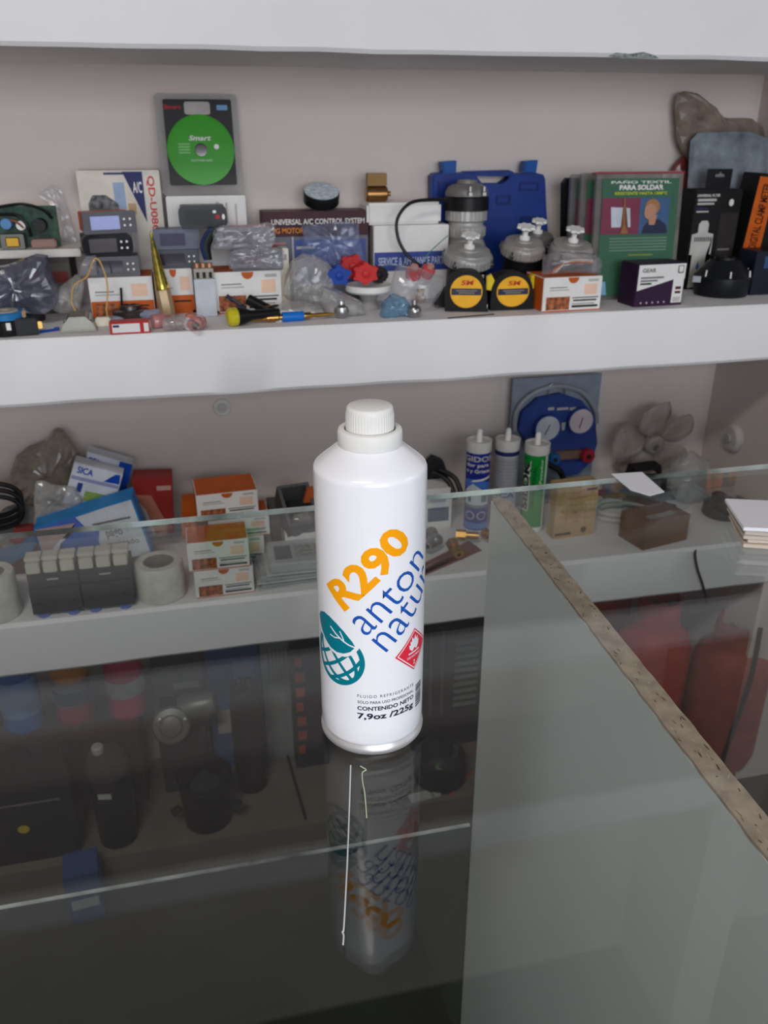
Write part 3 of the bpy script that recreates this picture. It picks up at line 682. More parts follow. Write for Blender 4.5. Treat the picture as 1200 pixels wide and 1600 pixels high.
controller('upper bagged grey controller on the open relay box, slightly tilted', (cc2[0], 1.345, zC2, cc2[3], cc2[4]), .06, M('controller_pale', (128, 126, 132), .45), M('brown_display', (96, 84, 92), .15, coat=.25), M('pink_label', (196, 120, 130), .5), rz=.05)
bag('clear_bag', 'clear wrapper over the upper bagged controller on the open relay box', [(334, 388), (332, 362), (344, 353), (390, 351), (420, 347), (432, 354), (428, 386)], 1.328, .008, 21, CLEAR, .003, zC2 + .001)
bag('clear_bag', 'clear wrapper over the lower bagged controller on the open relay box', [(358, 420), (358, 396), (366, 389), (432, 386), (446, 392), (442, 420)], 1.326, .008, 22, CLEAR, .003, zC + .001)
# dark plug leads between the stacks
t = thing('plug_lead', 'dark blue and green folded leads wedged between controllers', 'cable', (0, 0, 0))
for k, (m_, o_) in enumerate(((M('lead_blue', (32, 42, 84), .5), 0), (M('lead_green', (44, 62, 54), .5), 5), (BLACK, 10))):
    tube('strand', [Vector((0, .002*k, 0)) + atY(322 + o_*.6, 406, 1.335), atY(316 + o_, 384, 1.335), atY(324 + o_, 364, 1.335), atY(332 + o_*.5, 358, 1.335)], .0035, m_, t)
# white contactor block
X, Y, Z, w_, h = R(303, 408, 336, 473, ZU, 1.325)
t = thing('contactor', 'pale grey contactor block with three screw terminals on top', 'contactor', (X, Y, Z + .0003), 0)
CONW = M('contactor_white', (202, 206, 214), .45)
box('body', -w_/2, 0, 0, w_/2, .03, h*.68, CONW, t, .001)
box('terminal_block', -w_/2 + .001, .002, h*.684, w_/2 - .001, .028, h*.86, M('terminal_beige', (176, 168, 158), .5), t, .001)
for k in range(3):
    lathe('screw', [(.0045, 0), (.0045, .006), (.004, .007), (0, .007)], M('screw_copper', (176, 128, 106), .4, .6), t, (w_*(-.30 + .3*k), .012, h*.865), (0, 0, 0), 12)
    box('port', w_*(-.36 + .3*k), -.0008, h*.70, w_*(-.22 + .3*k), .002, h*.80, INK, t)
# gold step drill
p = atY(263, 489, 1.315)
t = thing('step_drill', 'gold stepped cone drill bit standing on its shank', 'drill bit', (p.x, p.y, ZU + .0003), (0, -.10, 0))
hT = atY(249, 360, p.y).z - ZU
pr_ = []; nst = 9; z0_ = hT * .36
for i in range(nst):
    r_ = .0105 * (1 - i/nst*.88); za = z0_ + (hT*.97 - z0_)*i/nst; zb_ = z0_ + (hT*.97 - z0_)*(i+1)/nst
    pr_ += [(r_, za), (r_*.97, zb_ - .0015)]
pr_ = [(0, z0_ - .001)] + [(pr_[0][0]*.9, z0_ - .001)] + pr_ + [(0, hT)]
lathe('stepped_cone', pr_, M('titanium_gold', (214, 180, 84), .22, 1.0, col2=(120, 128, 60), scale=120), t, seg=20, wave=lambda a, i: -.16 if abs(math.sin(a + .6)) < .28 else 0)
lathe('shank', [(0, 0), (.0105, 0), (.0112, .002), (.0112, hT*.335), (.010, hT*.352), (0, hT*.354)], M('shank_tan', (184, 160, 126), .4, .3), t, seg=6)
# pinkish caps and bits along the edge
PINK = glassmat('pink_plastic', (.9, .74, .74), .1, .05, (206, 140, 140), .6); CLRP = glassmat('clear_plastic', (.88, .86, .86), .08, .08, (200, 186, 184), .35)
for k, (x, y, r_, m_, lab) in enumerate(((252, 516, .012, PINK, 'pink valve cap at the left end of the small fittings'), (268, 519, .011, CLRP, 'clear tube fitting lying beside the pink cap'), (283, 517, .012, CLRP, 'clear fitting with steel end in the row of small fittings'), (300, 515, .010, WPLAS, 'small white capsule among the pink fittings'), (312, 511, .0115, M('salmon_rubber', (214, 128, 112), .5), 'salmon coloured cap behind the white capsule'), (328, 516, .012, PINK, 'upright pink cap at the right end of the small fittings'))):
    p = atZ(x, y, ZU) + Vector((0, r_, 0))
    t = thing('valve_fitting', lab, 'fitting', p)
    lie = True
    L = r_ * 2.4
    lathe('body', [(0, 0), (r_*.8, 0), (r_*.86, .001), (r_*.86, L*.6), (r_*.55, L*.72), (r_*.5, L), (0, L)], m_, t, (-L*.4, 0, r_*.88) if lie else (0, 0, .0003), (.3, PI/2, .7 - k*.5) if lie else (0, 0, 0), 18)
    lathe('tip', [(0, 0), (r_*.4, 0), (r_*.4, L*.2), (0, L*.24)], STEEL if k != 0 else PINK, t, Vector((-L*.4, 0, r_*.88)) + Matrix.Rotation(.7 - k*.5, 3, 'Z') @ Vector((L*1.0, 0, 0)) if lie else (0, 0, L + .0005), (.3, PI/2, .7 - k*.5) if lie else (0, 0, 0), 12)
# torch with yellow lens, tools and pens
p = atZ(362, 513, ZU); r_ = .0135
t = thing('torch', 'short black torch with a yellow lens lying at the shelf edge', 'torch', (p.x, p.y + .012, ZU + r_ + .0003), (0, PI/2, .25))
lathe('body', [(0, -.0105), (r_*.95, -.0105), (r_*.9, .004), (r_*.55, .012), (r_*.5, .05), (0, .05)][0:0] + [(0, .0105), (r_*.9, .0105), (r_*.98, .012), (r_*.9, .02), (r_*.55, .032), (r_*.5, .075), (0, .076)], BLACK, t, seg=24)
lathe('lens', [(0, -.006), (r_*.7, -.005), (r_, -.001), (r_, .008), (r_*.9, .0102), (0, .0102)], M('yellow_lens', (204, 190, 40), .15, coat=.25), t, seg=24)
for (a_, b2, lab, m_) in (((302, 486), (352, 480), 'black screwdriver shaft lying behind the fittings', BLACK), ((316, 492), (350, 486), 'second black rod in front of the screwdriver shaft', M('rod_black', (34, 32, 36), .4))):
    t = thing('rod_tool', lab, 'tool', (0, 0, 0)); q0, q1 = atZ(*a_, ZU + .003), atZ(*b2, ZU + .003)
    link('shaft', tube_bm([q0, q1], .0018, 8), m_, t); link('grip', tube_bm([q0.lerp(q1, .62), q1 + (q1 - q0)*.02], .0028, 10), m_, t)
q0, q1 = atY(388, 468, 1.305), atY(430, 490, 1.285)
t = thing('marker_pen', 'thick black marker with red print lying at a slant', 'marker', (0, 0, 0))
link('barrel', tube_bm([q0, q1], .0085, 16), BLACK, t, smooth=True); link('cap', tube_bm([q1 + (q1-q0)*.002, q1 + (q1-q0)*.16], .0065, 14, r2=.004), M('maroon_plastic', (128, 40, 44), .4), t)
q0, q1 = atY(354, 462, 1.318), atY(384, 482, 1.308)
t = thing('pen', 'dark blue pen with steel clip leaning behind the torch', 'pen', (0, 0, 0))
link('barrel', tube_bm([q0, q1], .0032, 10), M('pen_blue', (44, 50, 72), .35), t); link('clip', tube_bm([q0.lerp(q1, .3) + Vector((0, -.0038, .002)), q0.lerp(q1, .75) + Vector((0, -.0038, .002))], .0012, 6), STEEL, t)
# brass access valve with blue sleeve
p0, p1 = atZ(384, 509, ZU), atZ(526, 500, ZU)
ax = (p1 - p0); L = ax.length; rz = math.atan2(ax.y, ax.x)
t = thing('brass_valve', 'brass valve tool with bright blue sleeve at the shelf edge', 'valve', (p0.x, p0.y + .010, ZU + .0075), (0, PI/2, rz))
lathe('stem', [(0, 0), (.0042, 0), (.0046, .002), (.0046, L*.22), (.0058, L*.23), (.0058, L*.36), (.0046, L*.37), (.0046, L*.40), (0, L*.40)], BRASS, t, seg=16)
lathe('sleeve', [(0, L*.402), (.0072, L*.402), (.0074, L*.41), (.0074, L*.63), (.0072, L*.64), (0, L*.64)], M('bright_blue', (24, 110, 200), .35), t, seg=20)
lathe('nozzle', [(0, L*.642), (.0050, L*.642), (.0052, L*.70), (.0034, L*.74), (.0030, L*.88), (.0016, L), (0, L)], BRASS, t, seg=16)
p = atZ(420, 500, ZU)
t = thing('brass_nut', 'hexagonal brass flare nut behind the brass valve', 'nut', (p.x, p.y + .012, ZU + .0003), 0.2)
lathe('hexagon', [(.0045, 0), (.0105, 0), (.0105, .013), (.0045, .013), (.0045, 0)], BRASS, t, seg=6)
lathe('neck', [(.0044, .0132), (.0075, .0132), (.0075, .02), (.0044, .02), (.0044, .0132)], BRASS, t, seg=20)
t, w_, h = carton('small_label_box', 'tiny white and blue box behind the brass valve', 'box', R(430, 486, 470, 498, ZU, 1.262), .016, (WHITE, WHITE, NAVY), [(.0, .55, 1, .8, NAVY), (.5, .1, .9, .4, M('badge_blue'))], WHITE)
# universal control system box with tape roll and bags
MAR = M('maroon_card', (64, 24, 34), .45); UGREY = M('box_grey', (108, 110, 122), .5); UBLUE = M('box_blue', (74, 88, 150), .5)
t, w_, h = carton('control_system_box', 'dark maroon box reading universal A/C control system', 'box', R(413, 330, 576, 455, ZU, 1.425), .055, (MAR, MAR, M('dark_side', (70, 66, 68), .5)), [(0, 0, 1, .74, UGREY), (.26, 0, .275, .74, PALE), (.275, .2, .98, .70, UBLUE), (.30, .60, .48, .63, PALE), (.04, .66, .2, .68, M('coral', (190, 120, 110), .5)), (.8, .35, .9, .48, PALE)], MAR)
letters(t, 'UNIVERSAL A/C CONTROL SYSTEM', -w_*.42, h*.86, w_*.46, h*.92, WHITE, -.001, .02)
letters(t, 'PG MOTOR', -w_*.41, h*.765, -w_*.12, h*.825, M('orange_ink', (226, 138, 40), .5), -.001, .02)
zt = ZU + h
p = atY(502, 322, 1.452)
t = thing('tape_roll', 'flat roll of black tape with pale label on the maroon box', 'tape roll', (p.x, 1.452, zt + .0125), (.42, 0, 0))
lathe('tape', [(.012, 0), (.029, 0), (.0295, .001), (.0295, .017), (.029, .018), (.012, .018), (.012, 0)], BLACK, t, seg=36)
lathe('label', [(.0, .0183), (.0285, .0183), (.0285, .0192), (.026, .0196), (0, .0196)], M('label_pale', (196, 206, 214), .35, scale=160, col2=(150, 164, 178)), t, seg=36)
bag('plastic_pouch', 'blue-tinted glossy plastic pouch in front of the maroon box', [(468, 404), (474, 372), (470, 352), (500, 350), (540, 346), (560, 350), (564, 380), (572, 412), (540, 414), (500, 416)], 1.39, .02, 31, glassmat('blue_film', (.90, .92, .97), .1, .04, (160, 172, 204), .16), .005, None)
IVP = M('ivory_plastic', (232, 226, 208), .4)
t, w_, h = carton('ivory_adapter', 'slim ivory adapter standing beside the open relay box', 'adapter', R(438, 388, 452, 462, ZU, 1.365), .03, (IVP, IVP, IVP), [(.2, .82, .8, .92, M('terminal_beige', (176, 168, 158), .5))], IVP)
bag('parts_bag', 'large milky bag of fittings leaning before the maroon box', [(442, 462), (446, 430), (456, 406), (476, 396), (500, 402), (516, 416), (524, 446), (520, 468), (486, 478), (454, 476)], 1.345, .05, 33, MILKY, .006, ZU, freq=28)
bag('parts_bag', 'flat milky bag lying behind the brass valve', [(424, 492), (440, 474), (470, 470), (504, 478), (512, 492), (500, 499), (450, 500)], 1.29, .05, 34, MILKY, .006, ZU, freq=34)
bag('parts_bag', 'clear bag with steel ball fitting before the white dish', [(498, 470), (504, 446), (520, 452), (548, 462), (566, 472), (571, 492), (556, 500), (530, 501), (512, 494)], 1.285, .04, 35, MILKY, .005, ZU, freq=34)
p = atZ(536, 500, ZU)
tag(lathe('steel_ball_fitting', [(0, 0), (.006, .0005), (.0105, .004), (.0125, .0105), (.011, .017), (.006, .021), (.005, .026), (0, .0262)], STEEL, None, (p.x, p.y + .014, ZU + .0003), seg=22), 'round steel fitting inside the bag behind the blue valve sleeve', 'fitting')
# star knobs
def star_knob(label, pts_c, Y, r_, mat, n=6, tilt=0.0, rz=0.0, th=.016, z=None, amp=.2, rot=0.0):
    c = atY(*pts_c, Y)
    t = thing('star_knob', label, 'knob', (c.x, c.y, c.z), (0, 0, rz))
    poly = [(r_*(1 + amp*math.cos(n*a))*math.cos(a + rot), r_*(1 + amp*math.cos(n*a))*math.sin(a + rot)*.8) for a in [2*PI*k/60 for k in range(60)]]
    prism('grip', poly, 0, th, mat, t, .003)
    lathe('hub', [(0, 0), (r_*.34, 0), (r_*.34, .003), (r_*.22, .004), (0, .004)], mat, t, (0, -.0003, 0), (PI/2, 0, 0), 20)
    lathe('stem', [(0, 0), (r_*.25, 0), (r_*.25, .012), (0, .012)], STEEL, t, (0, th + .0125, 0), (PI/2, 0, 0), 14)
    return t
star_knob('blue star-shaped plastic knob in front of the red ones', (530, 431), 1.325, .0175, BLUE, 5, amp=.22, rot=.3)
star_knob('red star knob lying behind the blue one', (552, 417), 1.352, .0205, RED, 6, rot=.2)
star_knob('red star knob on the white dish, next to the black knob', (572, 428), 1.326, .0185, M('bright_red', (206, 44, 44), .4), 6, rot=.5)
star_knob('small black knob at the right of the red star knobs', (592, 430), 1.352, .0155, M('knob_black', (30, 24, 26), .5), 8, amp=.1)
# white dish on a stand
p = atY(576, 452, 1.335)
t = thing('white_dish', 'round white plastic dish on a grey stand before the white box', 'dish', (p.x, 1.335, ZU + .0003))
hz = atY(576, 462, 1.30).z - ZU
lathe('rim', [(0, hz), (.034, hz), (.0375, hz + .003), (.0375, hz + .010), (.036, hz + .0115), (.030, hz + .008), (0, hz + .007)], WPLAS, t, seg=40)
lathe('stand', [(0, 0), (.018, 0), (.016, .004), (.012, hz*.5), (.018, hz - .0003), (0, hz - .0003)], M('stand_grey', (160, 156, 152), .5), t, seg=24)
# bags at the middle front
bag('parts_bag', 'bluish clear bag of small parts at the shelf edge', [(592, 490), (598, 470), (612, 461), (634, 464), (642, 480), (640, 496), (622, 503), (600, 502)], 1.262, .03, 41, glassmat('aqua_film', (.74, .84, .90), .1, .05, (110, 156, 186), .45), .005, ZU)
p = atZ(650, 499, ZU)
t = thing('steel_fitting', 'shiny round steel fitting beside the bluish bag', 'fitting', (p.x, p.y + .012, ZU + .0003))
lathe('ball', [(0, 0), (.006, .0006), (.0095, .004), (.011, .010), (.0095, .016), (.005, .0195), (0, .02)], STEEL, t, seg=22)
lathe('thread', [(.004, .0202), (.004, .027), (0, .0275)], STEEL, t, seg=12)
bag('parts_bag', 'open clear bag holding red and brass fittings', [(612, 476), (612, 440), (620, 414), (650, 418), (696, 432), (690, 452), (680, 474), (664, 484), (636, 482)], 1.29, .035, 42, CLEAR, .005, ZU, freq=30)
for k, (x, y, Y_, m_, r_, lab) in enumerate(((646, 426, 1.315, RED, .012, 'red plastic cap at the top of the open clear bag'), (668, 424, 1.315, M('pale_red', (206, 84, 84), .4), .011, 'pale red cap leaning in the open clear bag'))):
    c = atY(x, y, Y_)
    t = thing('red_valve', lab, 'valve', (c.x, c.y, c.z), (.5, .4*k, 0)); lathe('cap', [(0, -.008), (r_, -.008), (r_*1.05, -.004), (r_, .006), (r_*.6, .008), (0, .008)], m_, t, seg=20)
    lathe('insert', [(r_*.5, .0083), (r_*.5, .013), (0, .013)], M('insert_pink', (200, 150, 140), .4), t, seg=14)
p = atZ(664, 478, ZU)
tag(lathe('brass_fitting', [(0, 0), (.008, 0), (.009, .002), (.009, .010), (.006, .012), (.006, .022), (0, .023)], BRASS, None, (p.x, p.y + .03, ZU + .0003), (0, 0, 0), seg=6), 'small brass fitting standing inside the open clear bag', 'fitting')
# white service parts box with copper capsule
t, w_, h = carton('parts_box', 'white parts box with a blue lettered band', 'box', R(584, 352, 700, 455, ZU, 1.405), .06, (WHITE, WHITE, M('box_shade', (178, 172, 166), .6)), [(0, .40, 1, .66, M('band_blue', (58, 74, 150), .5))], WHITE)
letters(t, 'SERVICE & APPLIANCE PARTS', -w_*.44, h*.47, w_*.47, h*.58, M('pale_blue', (190, 200, 226), .5), -.001, .02)
zt = ZU + h
wl = .094
tag(link('box_flap', box_bm(-w_/2 - .008, .012, 0, w_/2 - .010, .075, atY(640, 317, 1.417).z - zt, .004), WHITE, None, (t.location.x, 1.405, zt + .0004)), 'plain white carton with torn slit on the blue banded parts box', 'box')
zt2 = atY(640, 317, 1.417).z + .0008
p = atY(588, 300, 1.435)
t = thing('copper_capsule', 'copper-coloured metal drier capsule lying on the white carton', 'drier', (p.x - .017, 1.44, zt2 + .0125), (0, PI/2, 0))
CU = M('bronze_copper', (158, 116, 72), .3, .9)
lathe('shell', [(0, 0), (.0105, 0), (.0122, .002), (.0122, .034), (.0105, .036), (0, .036)], CU, t, seg=28)
box('saddle', -.032, -.006, .002, -.0125, .009, .035, M('dull_bronze', (112, 86, 52), .4, .6), t, .001)
lathe('end_stub', [(0, .0362), (.004, .0362), (.004, .042), (0, .042)], CU, t, seg=12)
tube('black_cable_arc', [atY(704, 313, 1.385), atY(672, 312, 1.385), atY(640, 318, 1.38), atY(621, 342, 1.375), atY(622, 372, 1.37), atY(636, 398, 1.365), atY(658, 416, 1.36)], .0028, BLACK)
tag(bpy.data.objects['black_cable_arc'], 'thick black cable arching from the motors past the white box', 'cable')
t = thing('green_lead', 'thin green lead with black plug by the motors', 'cable', (0, 0, 0))
tube('wire', [atY(700, 368, 1.37), atY(684, 382, 1.365), atY(668, 398, 1.36), atY(664, 410, 1.355)], .0009, M('teal_wire', (84, 140, 132), .5), t, 6)
link('plug', tube_bm([atY(664, 410, 1.355), atY(663, 424, 1.352)], .0032, 8), BLACK, t)

# blue tool case
Y = 1.468
loc, po = px_poly([(676, 370), (675, 276), (680, 271), (690, 270), (728, 270), (744, 270), (752, 290), (786, 290), (800, 272), (838, 270), (850, 273), (853, 280), (856, 360), (856, 370)], Y, None)
zb = ZU
t = thing('tool_case', 'dark blue moulded tool case with carrying handle against the wall', 'tool case', (loc[0], Y, zb))
CASEB = M('case_blue', (22, 52, 128), .4); CASED = M('case_dark_blue', (16, 38, 100), .45); LATB = M('latch_blue', (24, 82, 160), .4)
dz = loc[2] - zb
po2 = [(x, z_ + dz) for x, z_ in po]; po2[0] = (po2[0][0], .0004); po2[-1] = (po2[-1][0], .0004)
prism('shell', po2, 0, .028, CASEB, t, .003)
r2 = rel(t)
hb = [r2(x, y, Y) for x, y in ((724, 272), (728, 268), (798, 266), (806, 270), (800, 276), (790, 274), (740, 275), (734, 276))]
prism('handle', hb, .004, .024, CASEB, t, .002)
for pts in ([(692, 272), (690, 253), (713, 251), (712, 270)], [(817, 269), (820, 252), (840, 250), (837, 270)]):
    prism('latch', [r2(x, y, Y) for x, y in pts], -.004, .02, LATB, t, .002)
for (x0, y0, x1, y1) in ((811, 284, 842, 298), (775, 305, 798, 320), (812, 338, 846, 356), (684, 284, 700, 310)):
    a, b_ = r2(x0, y1, Y), r2(x1, y0, Y)
    fr_ = bmesh.new(); box_bm(a[0], -.0022, a[1], b_[0], .0005, a[1] + .003, bm=fr_); box_bm(a[0], -.0022, b_[1] - .003, b_[0], .0005, b_[1], bm=fr_)
    box_bm(a[0], -.0022, a[1] + .003, a[0] + .003, .0005, b_[1] - .003, bm=fr_); box_bm(b_[0] - .003, -.0022, a[1] + .003, b_[0], .0005, b_[1] - .003, bm=fr_)
    bmesh.ops.remove_doubles(fr_, verts=fr_.verts[:], dist=1e-5)
    link('pocket_rib', fr_, CASED, t)
# fan motors
MOT = M('cast_motor', (168, 166, 163), .38, .25, scale=70, var=.12); MOTD = M('dark_motor', (120, 117, 115), .4, .25); CORE = M('lamination', (120, 118, 116), .4, .8)
def hub_flower(parent, z, r_=.013, loc=(0, 0)):
    lathe('hub', [(0, 0), (.0085, 0), (.0085, .004), (.0045, .006), (.0045, .013), (r_*.8, .017), (r_, .019), (r_*.9, .022), (r_*.4, .021), (0, .0225)], WPLAS, parent, (loc[0], loc[1], z), (0, 0, 0), 48, wave=lambda a, i: (.13*math.cos(a*8) if i >= 5 else 0))
def motor(label, px, Y, r_, hgt, mats=(None, None), hub=True, flower=.0145, tilt=.26):
    c = atY(px[0], px[1], Y)
    t = thing('fan_motor', label, 'motor', (c.x, Y + .006, ZU + .0004 + r_*.8*math.sin(tilt)), (tilt, 0, 0), 'small fan motors')
    m0 = mats[0] or MOT; m1 = mats[1] or BLACK
    hgt -= r_*.8*math.sin(tilt)
    a = hgt - .026
    lathe('base', [(0, 0), (r_*.72, 0), (r_*.78, .002), (r_*.80, a - .002), (0, a - .002)], m1, t, seg=36)
    lathe('housing', [(0, a), (r_*.92, a), (r_, a + .003), (r_, a + .013), (r_*.97, a + .017), (r_*.90, a + .020), (r_*.88, a + .0205), (r_*.86, a + .0235), (r_*.45, a + .025), (r_*.42, a + .027), (0, a + .027)], m0, t, seg=96, wave=lambda an, i: (.022*math.cos(an*32) if i in (2, 3) else 0))
    for an in (-2.4, -.7, .9, 2.5):
        lathe('bolt', [(0, 0), (.0034, 0), (.0034, .006), (.0016, .0065), (.0016, .012), (0, .012)], STEEL, t, (r_*1.05*math.cos(an), r_*1.05*math.sin(an), a + .004), (0, 0, 0), 8)
    if hub: hub_flower(t, a + .0272, flower)
    return t
def mh(px, ytop, Y): return atY(px, ytop, Y).z - ZU
m1 = motor('fan motor with white flower hub standing behind the left tape measure', (728, 400), 1.352, .040, mh(728, 384, 1.352))
zl = mh(735, 384, 1.352) - .052
box('paper_label', -.017, -.0362, zl, .018, -.0355, zl + .014, WHITE, m1)
letters(m1, '5W', -.012, zl + .002, .013, zl + .011, INK, -.0368, .03)
motor('fan motor with white flower hub between the two tape measures', (812, 385), 1.362, .0355, mh(812, 370, 1.362), (M('motor_grey_brown', (158, 152, 147), .4, .25, scale=60), None))
motor('fan motor with white flower hub above the bagged relay box', (888, 380), 1.352, .0365, mh(888, 374, 1.352), (M('motor_pale', (172, 168, 164), .4, .25), None))
motor('rearmost fan motor whose hub shows above its neighbours', (833, 365), 1.435, .032, mh(833, 360, 1.435), (MOTD, None), hub=True, flower=.0125)
# double motor standing behind
c = atY(727, 365, 1.425); hz = mh(727, 280, 1.425)
t = thing('compressor_motor', 'tall stacked motor with black collar and two steel bolts', 'motor', (c.x, 1.425, ZU + .0004))
lathe('lower_body', [(0, 0), (.036, 0), (.037, .003), (.037, hz*.42), (.034, hz*.46), (.030, hz*.50), (0, hz*.50)], MOT, t, seg=64, wave=lambda a, i: .015*math.cos(a*32) if i in (2, 3) else 0)
lathe('waist', [(0, hz*.502), (.030, hz*.502), (.034, hz*.53), (.034, hz*.60), (.030, hz*.62), (.030, hz*.64), (.035, hz*.66), (.035, hz*.74), (0, hz*.74)], M('ring_grey', (176, 174, 171), .35, .2), t, seg=72, wave=lambda a, i: .02*math.cos(a*30) if i in (2, 3, 6, 7) else 0)
lathe('collar', [(0, hz*.742), (.0375, hz*.742), (.0375, hz*.85), (.036, hz*.86), (0, hz*.86)], BLACK, t, seg=40)
lathe('dome', [(0, hz*.862), (.0365, hz*.862), (.0365, hz*.89), (.033, hz*.93), (.026, hz*.955), (.018, hz*.965), (.017, hz*.99), (0, hz)], MOTD, t, seg=40)
for s in (-.006, .018):
    lathe('bolt', [(0, 0), (.0055, 0), (.0055, .005), (.003, .006), (.003, .014), (0, .0145)], STEEL, t, (s, -.0340, hz*.872), (0, 0, 0), 6)

# tape measures
def tape_measure(label, x0, y0, x1, y1, Y, rz, tipx):
    X, Yy, Z, w_, h = R(x0, y0, x1, y1, ZU, Y)
    t = thing('tape_measure', label, 'tape measure', (X, Y, ZU + .0004), rz, 'black and yellow tape measures')
    po = [(-w_*.48, .001), (w_*.46, .001), (w_*.5, h*.05), (w_*.49, h*.45), (w_*.40, h*.78), (w_*.22, h*.96), (0, h), (-w_*.22, h*.97), (-w_*.42, h*.80), (-w_*.5, h*.45), (-w_*.5, h*.06)]
    po = [(p_.x, p_.y) for p_ in smooth_pts([(x, z_, 0) for x, z_ in po + [po[0]]], 4)[:-1]]
    prism('casing', po, 0, .034, M('tape_black', (18, 17, 18), .55), t, .004)
    d = prism('face_sticker', ellipse(0, h*.5, w_*.38, h*.40, 40), -.0012, -.0002, M('tape_orange', (246, 182, 40), .4), t)
    bh_ = math.sqrt(1 - .25**2)
    band = [(w_*.36*u, 0) for u in (-1, 1)]
    prism('navy_band', [(-w_*.352, h*.42), (w_*.352, h*.42), (w_*.352, h*.58), (-w_*.352, h*.58)], -.0020, -.0013, M('tape_navy', (48, 48, 76), .4), t)
    letters(t, '5M', -w_*.13, h*.66, w_*.15, h*.78, M('tape_red', (206, 66, 30), .4), -.0017, .03, slant=.06)
    letters(t, 'POWERLOCK', -w_*.28, h*.48, w_*.28, h*.55, PALE, -.0024, .02) if False else None
    for k in range(2): prism('band_print', rrect(-w_*(.24 - .06*k), h*(.51 - .055*k), w_*(.25 - .06*k), h*(.545 - .055*k), .0004), -.0026, -.0021, M('band_grey', (128, 122, 112), .5), t)
    tab = [(w_*.48, h*.52), (w_*.60, h*.50), (w_*.68, h*.72), (w_*.58, h*.90), (w_*.47, h*.84)]
    prism('lock_button', [(x*tipx + (w_*.47)*(1 - tipx), z_) for x, z_ in tab], .010, .024, YELLOW, t, .0015)
    box('hook', w_*.505, .010, h*.05, w_*.525, .024, h*.17, STEEL, t, .0006)
    return t
tape_measure('left tape measure, turned aside with a large yellow lock', 697, 424, 760, 484, 1.272, -.28, 1.0)
tape_measure('right tape measure facing front, beside the orange relay box', 768, 426, 834, 486, 1.268, -.02, .75)
slab('mounting_foot', 'black rubber mounting foot left of the tape measures', 'foot', [(680, 477), (688, 462), (700, 450), (702, 482)], 1.312, .02, M('dark_rubber', (52, 50, 50), .6), ZU + .0003)
q0, q1 = atZ(700, 497, ZU + .0006), atZ(772, 491, ZU + .0006)
tag(link('black_rod', tube_bm([q0, q1], .0010, 6), BLACK), 'thin black rod lying along the shelf edge below the tape measures', 'rod')
# bagged relay box
tD, wD, hD = orange_box('orange and white relay box right of the tape measures with bagged wires on top', R(848, 433, 940, 486, ZU), .07, ORBOX, 0.03)
tD.location.z += .0003
zD = ZU + hD + .0006
Yd = tD.location.y
t = thing('wire_bundle', 'red and yellow wires bundled on the orange relay box', 'wires', (0, 0, 0))
for k, (m_, dy) in enumerate(((M('wire_red', (170, 56, 40), .5), 0), (M('yellow_wire', (206, 164, 92), .5), 4), (M('wire_white', (200, 196, 200), .5), 8))):
    tube('wire', [atY(860 + dy, 428 - k, Yd + .03), atY(876 + dy, 414 - k*2, Yd + .03), atY(900, 410 - k*2, Yd + .03), atY(926, 411 - k*2, Yd + .03)], .0016, m_, t, 6)
bag('clear_bag', 'clear bag with wires on the orange relay box by the tape measures', [(846, 431), (848, 404), (856, 396), (890, 392), (928, 396), (938, 402), (938, 430)], Yd + .03, .045, 51, CLEAR, .004, zD, freq=34)
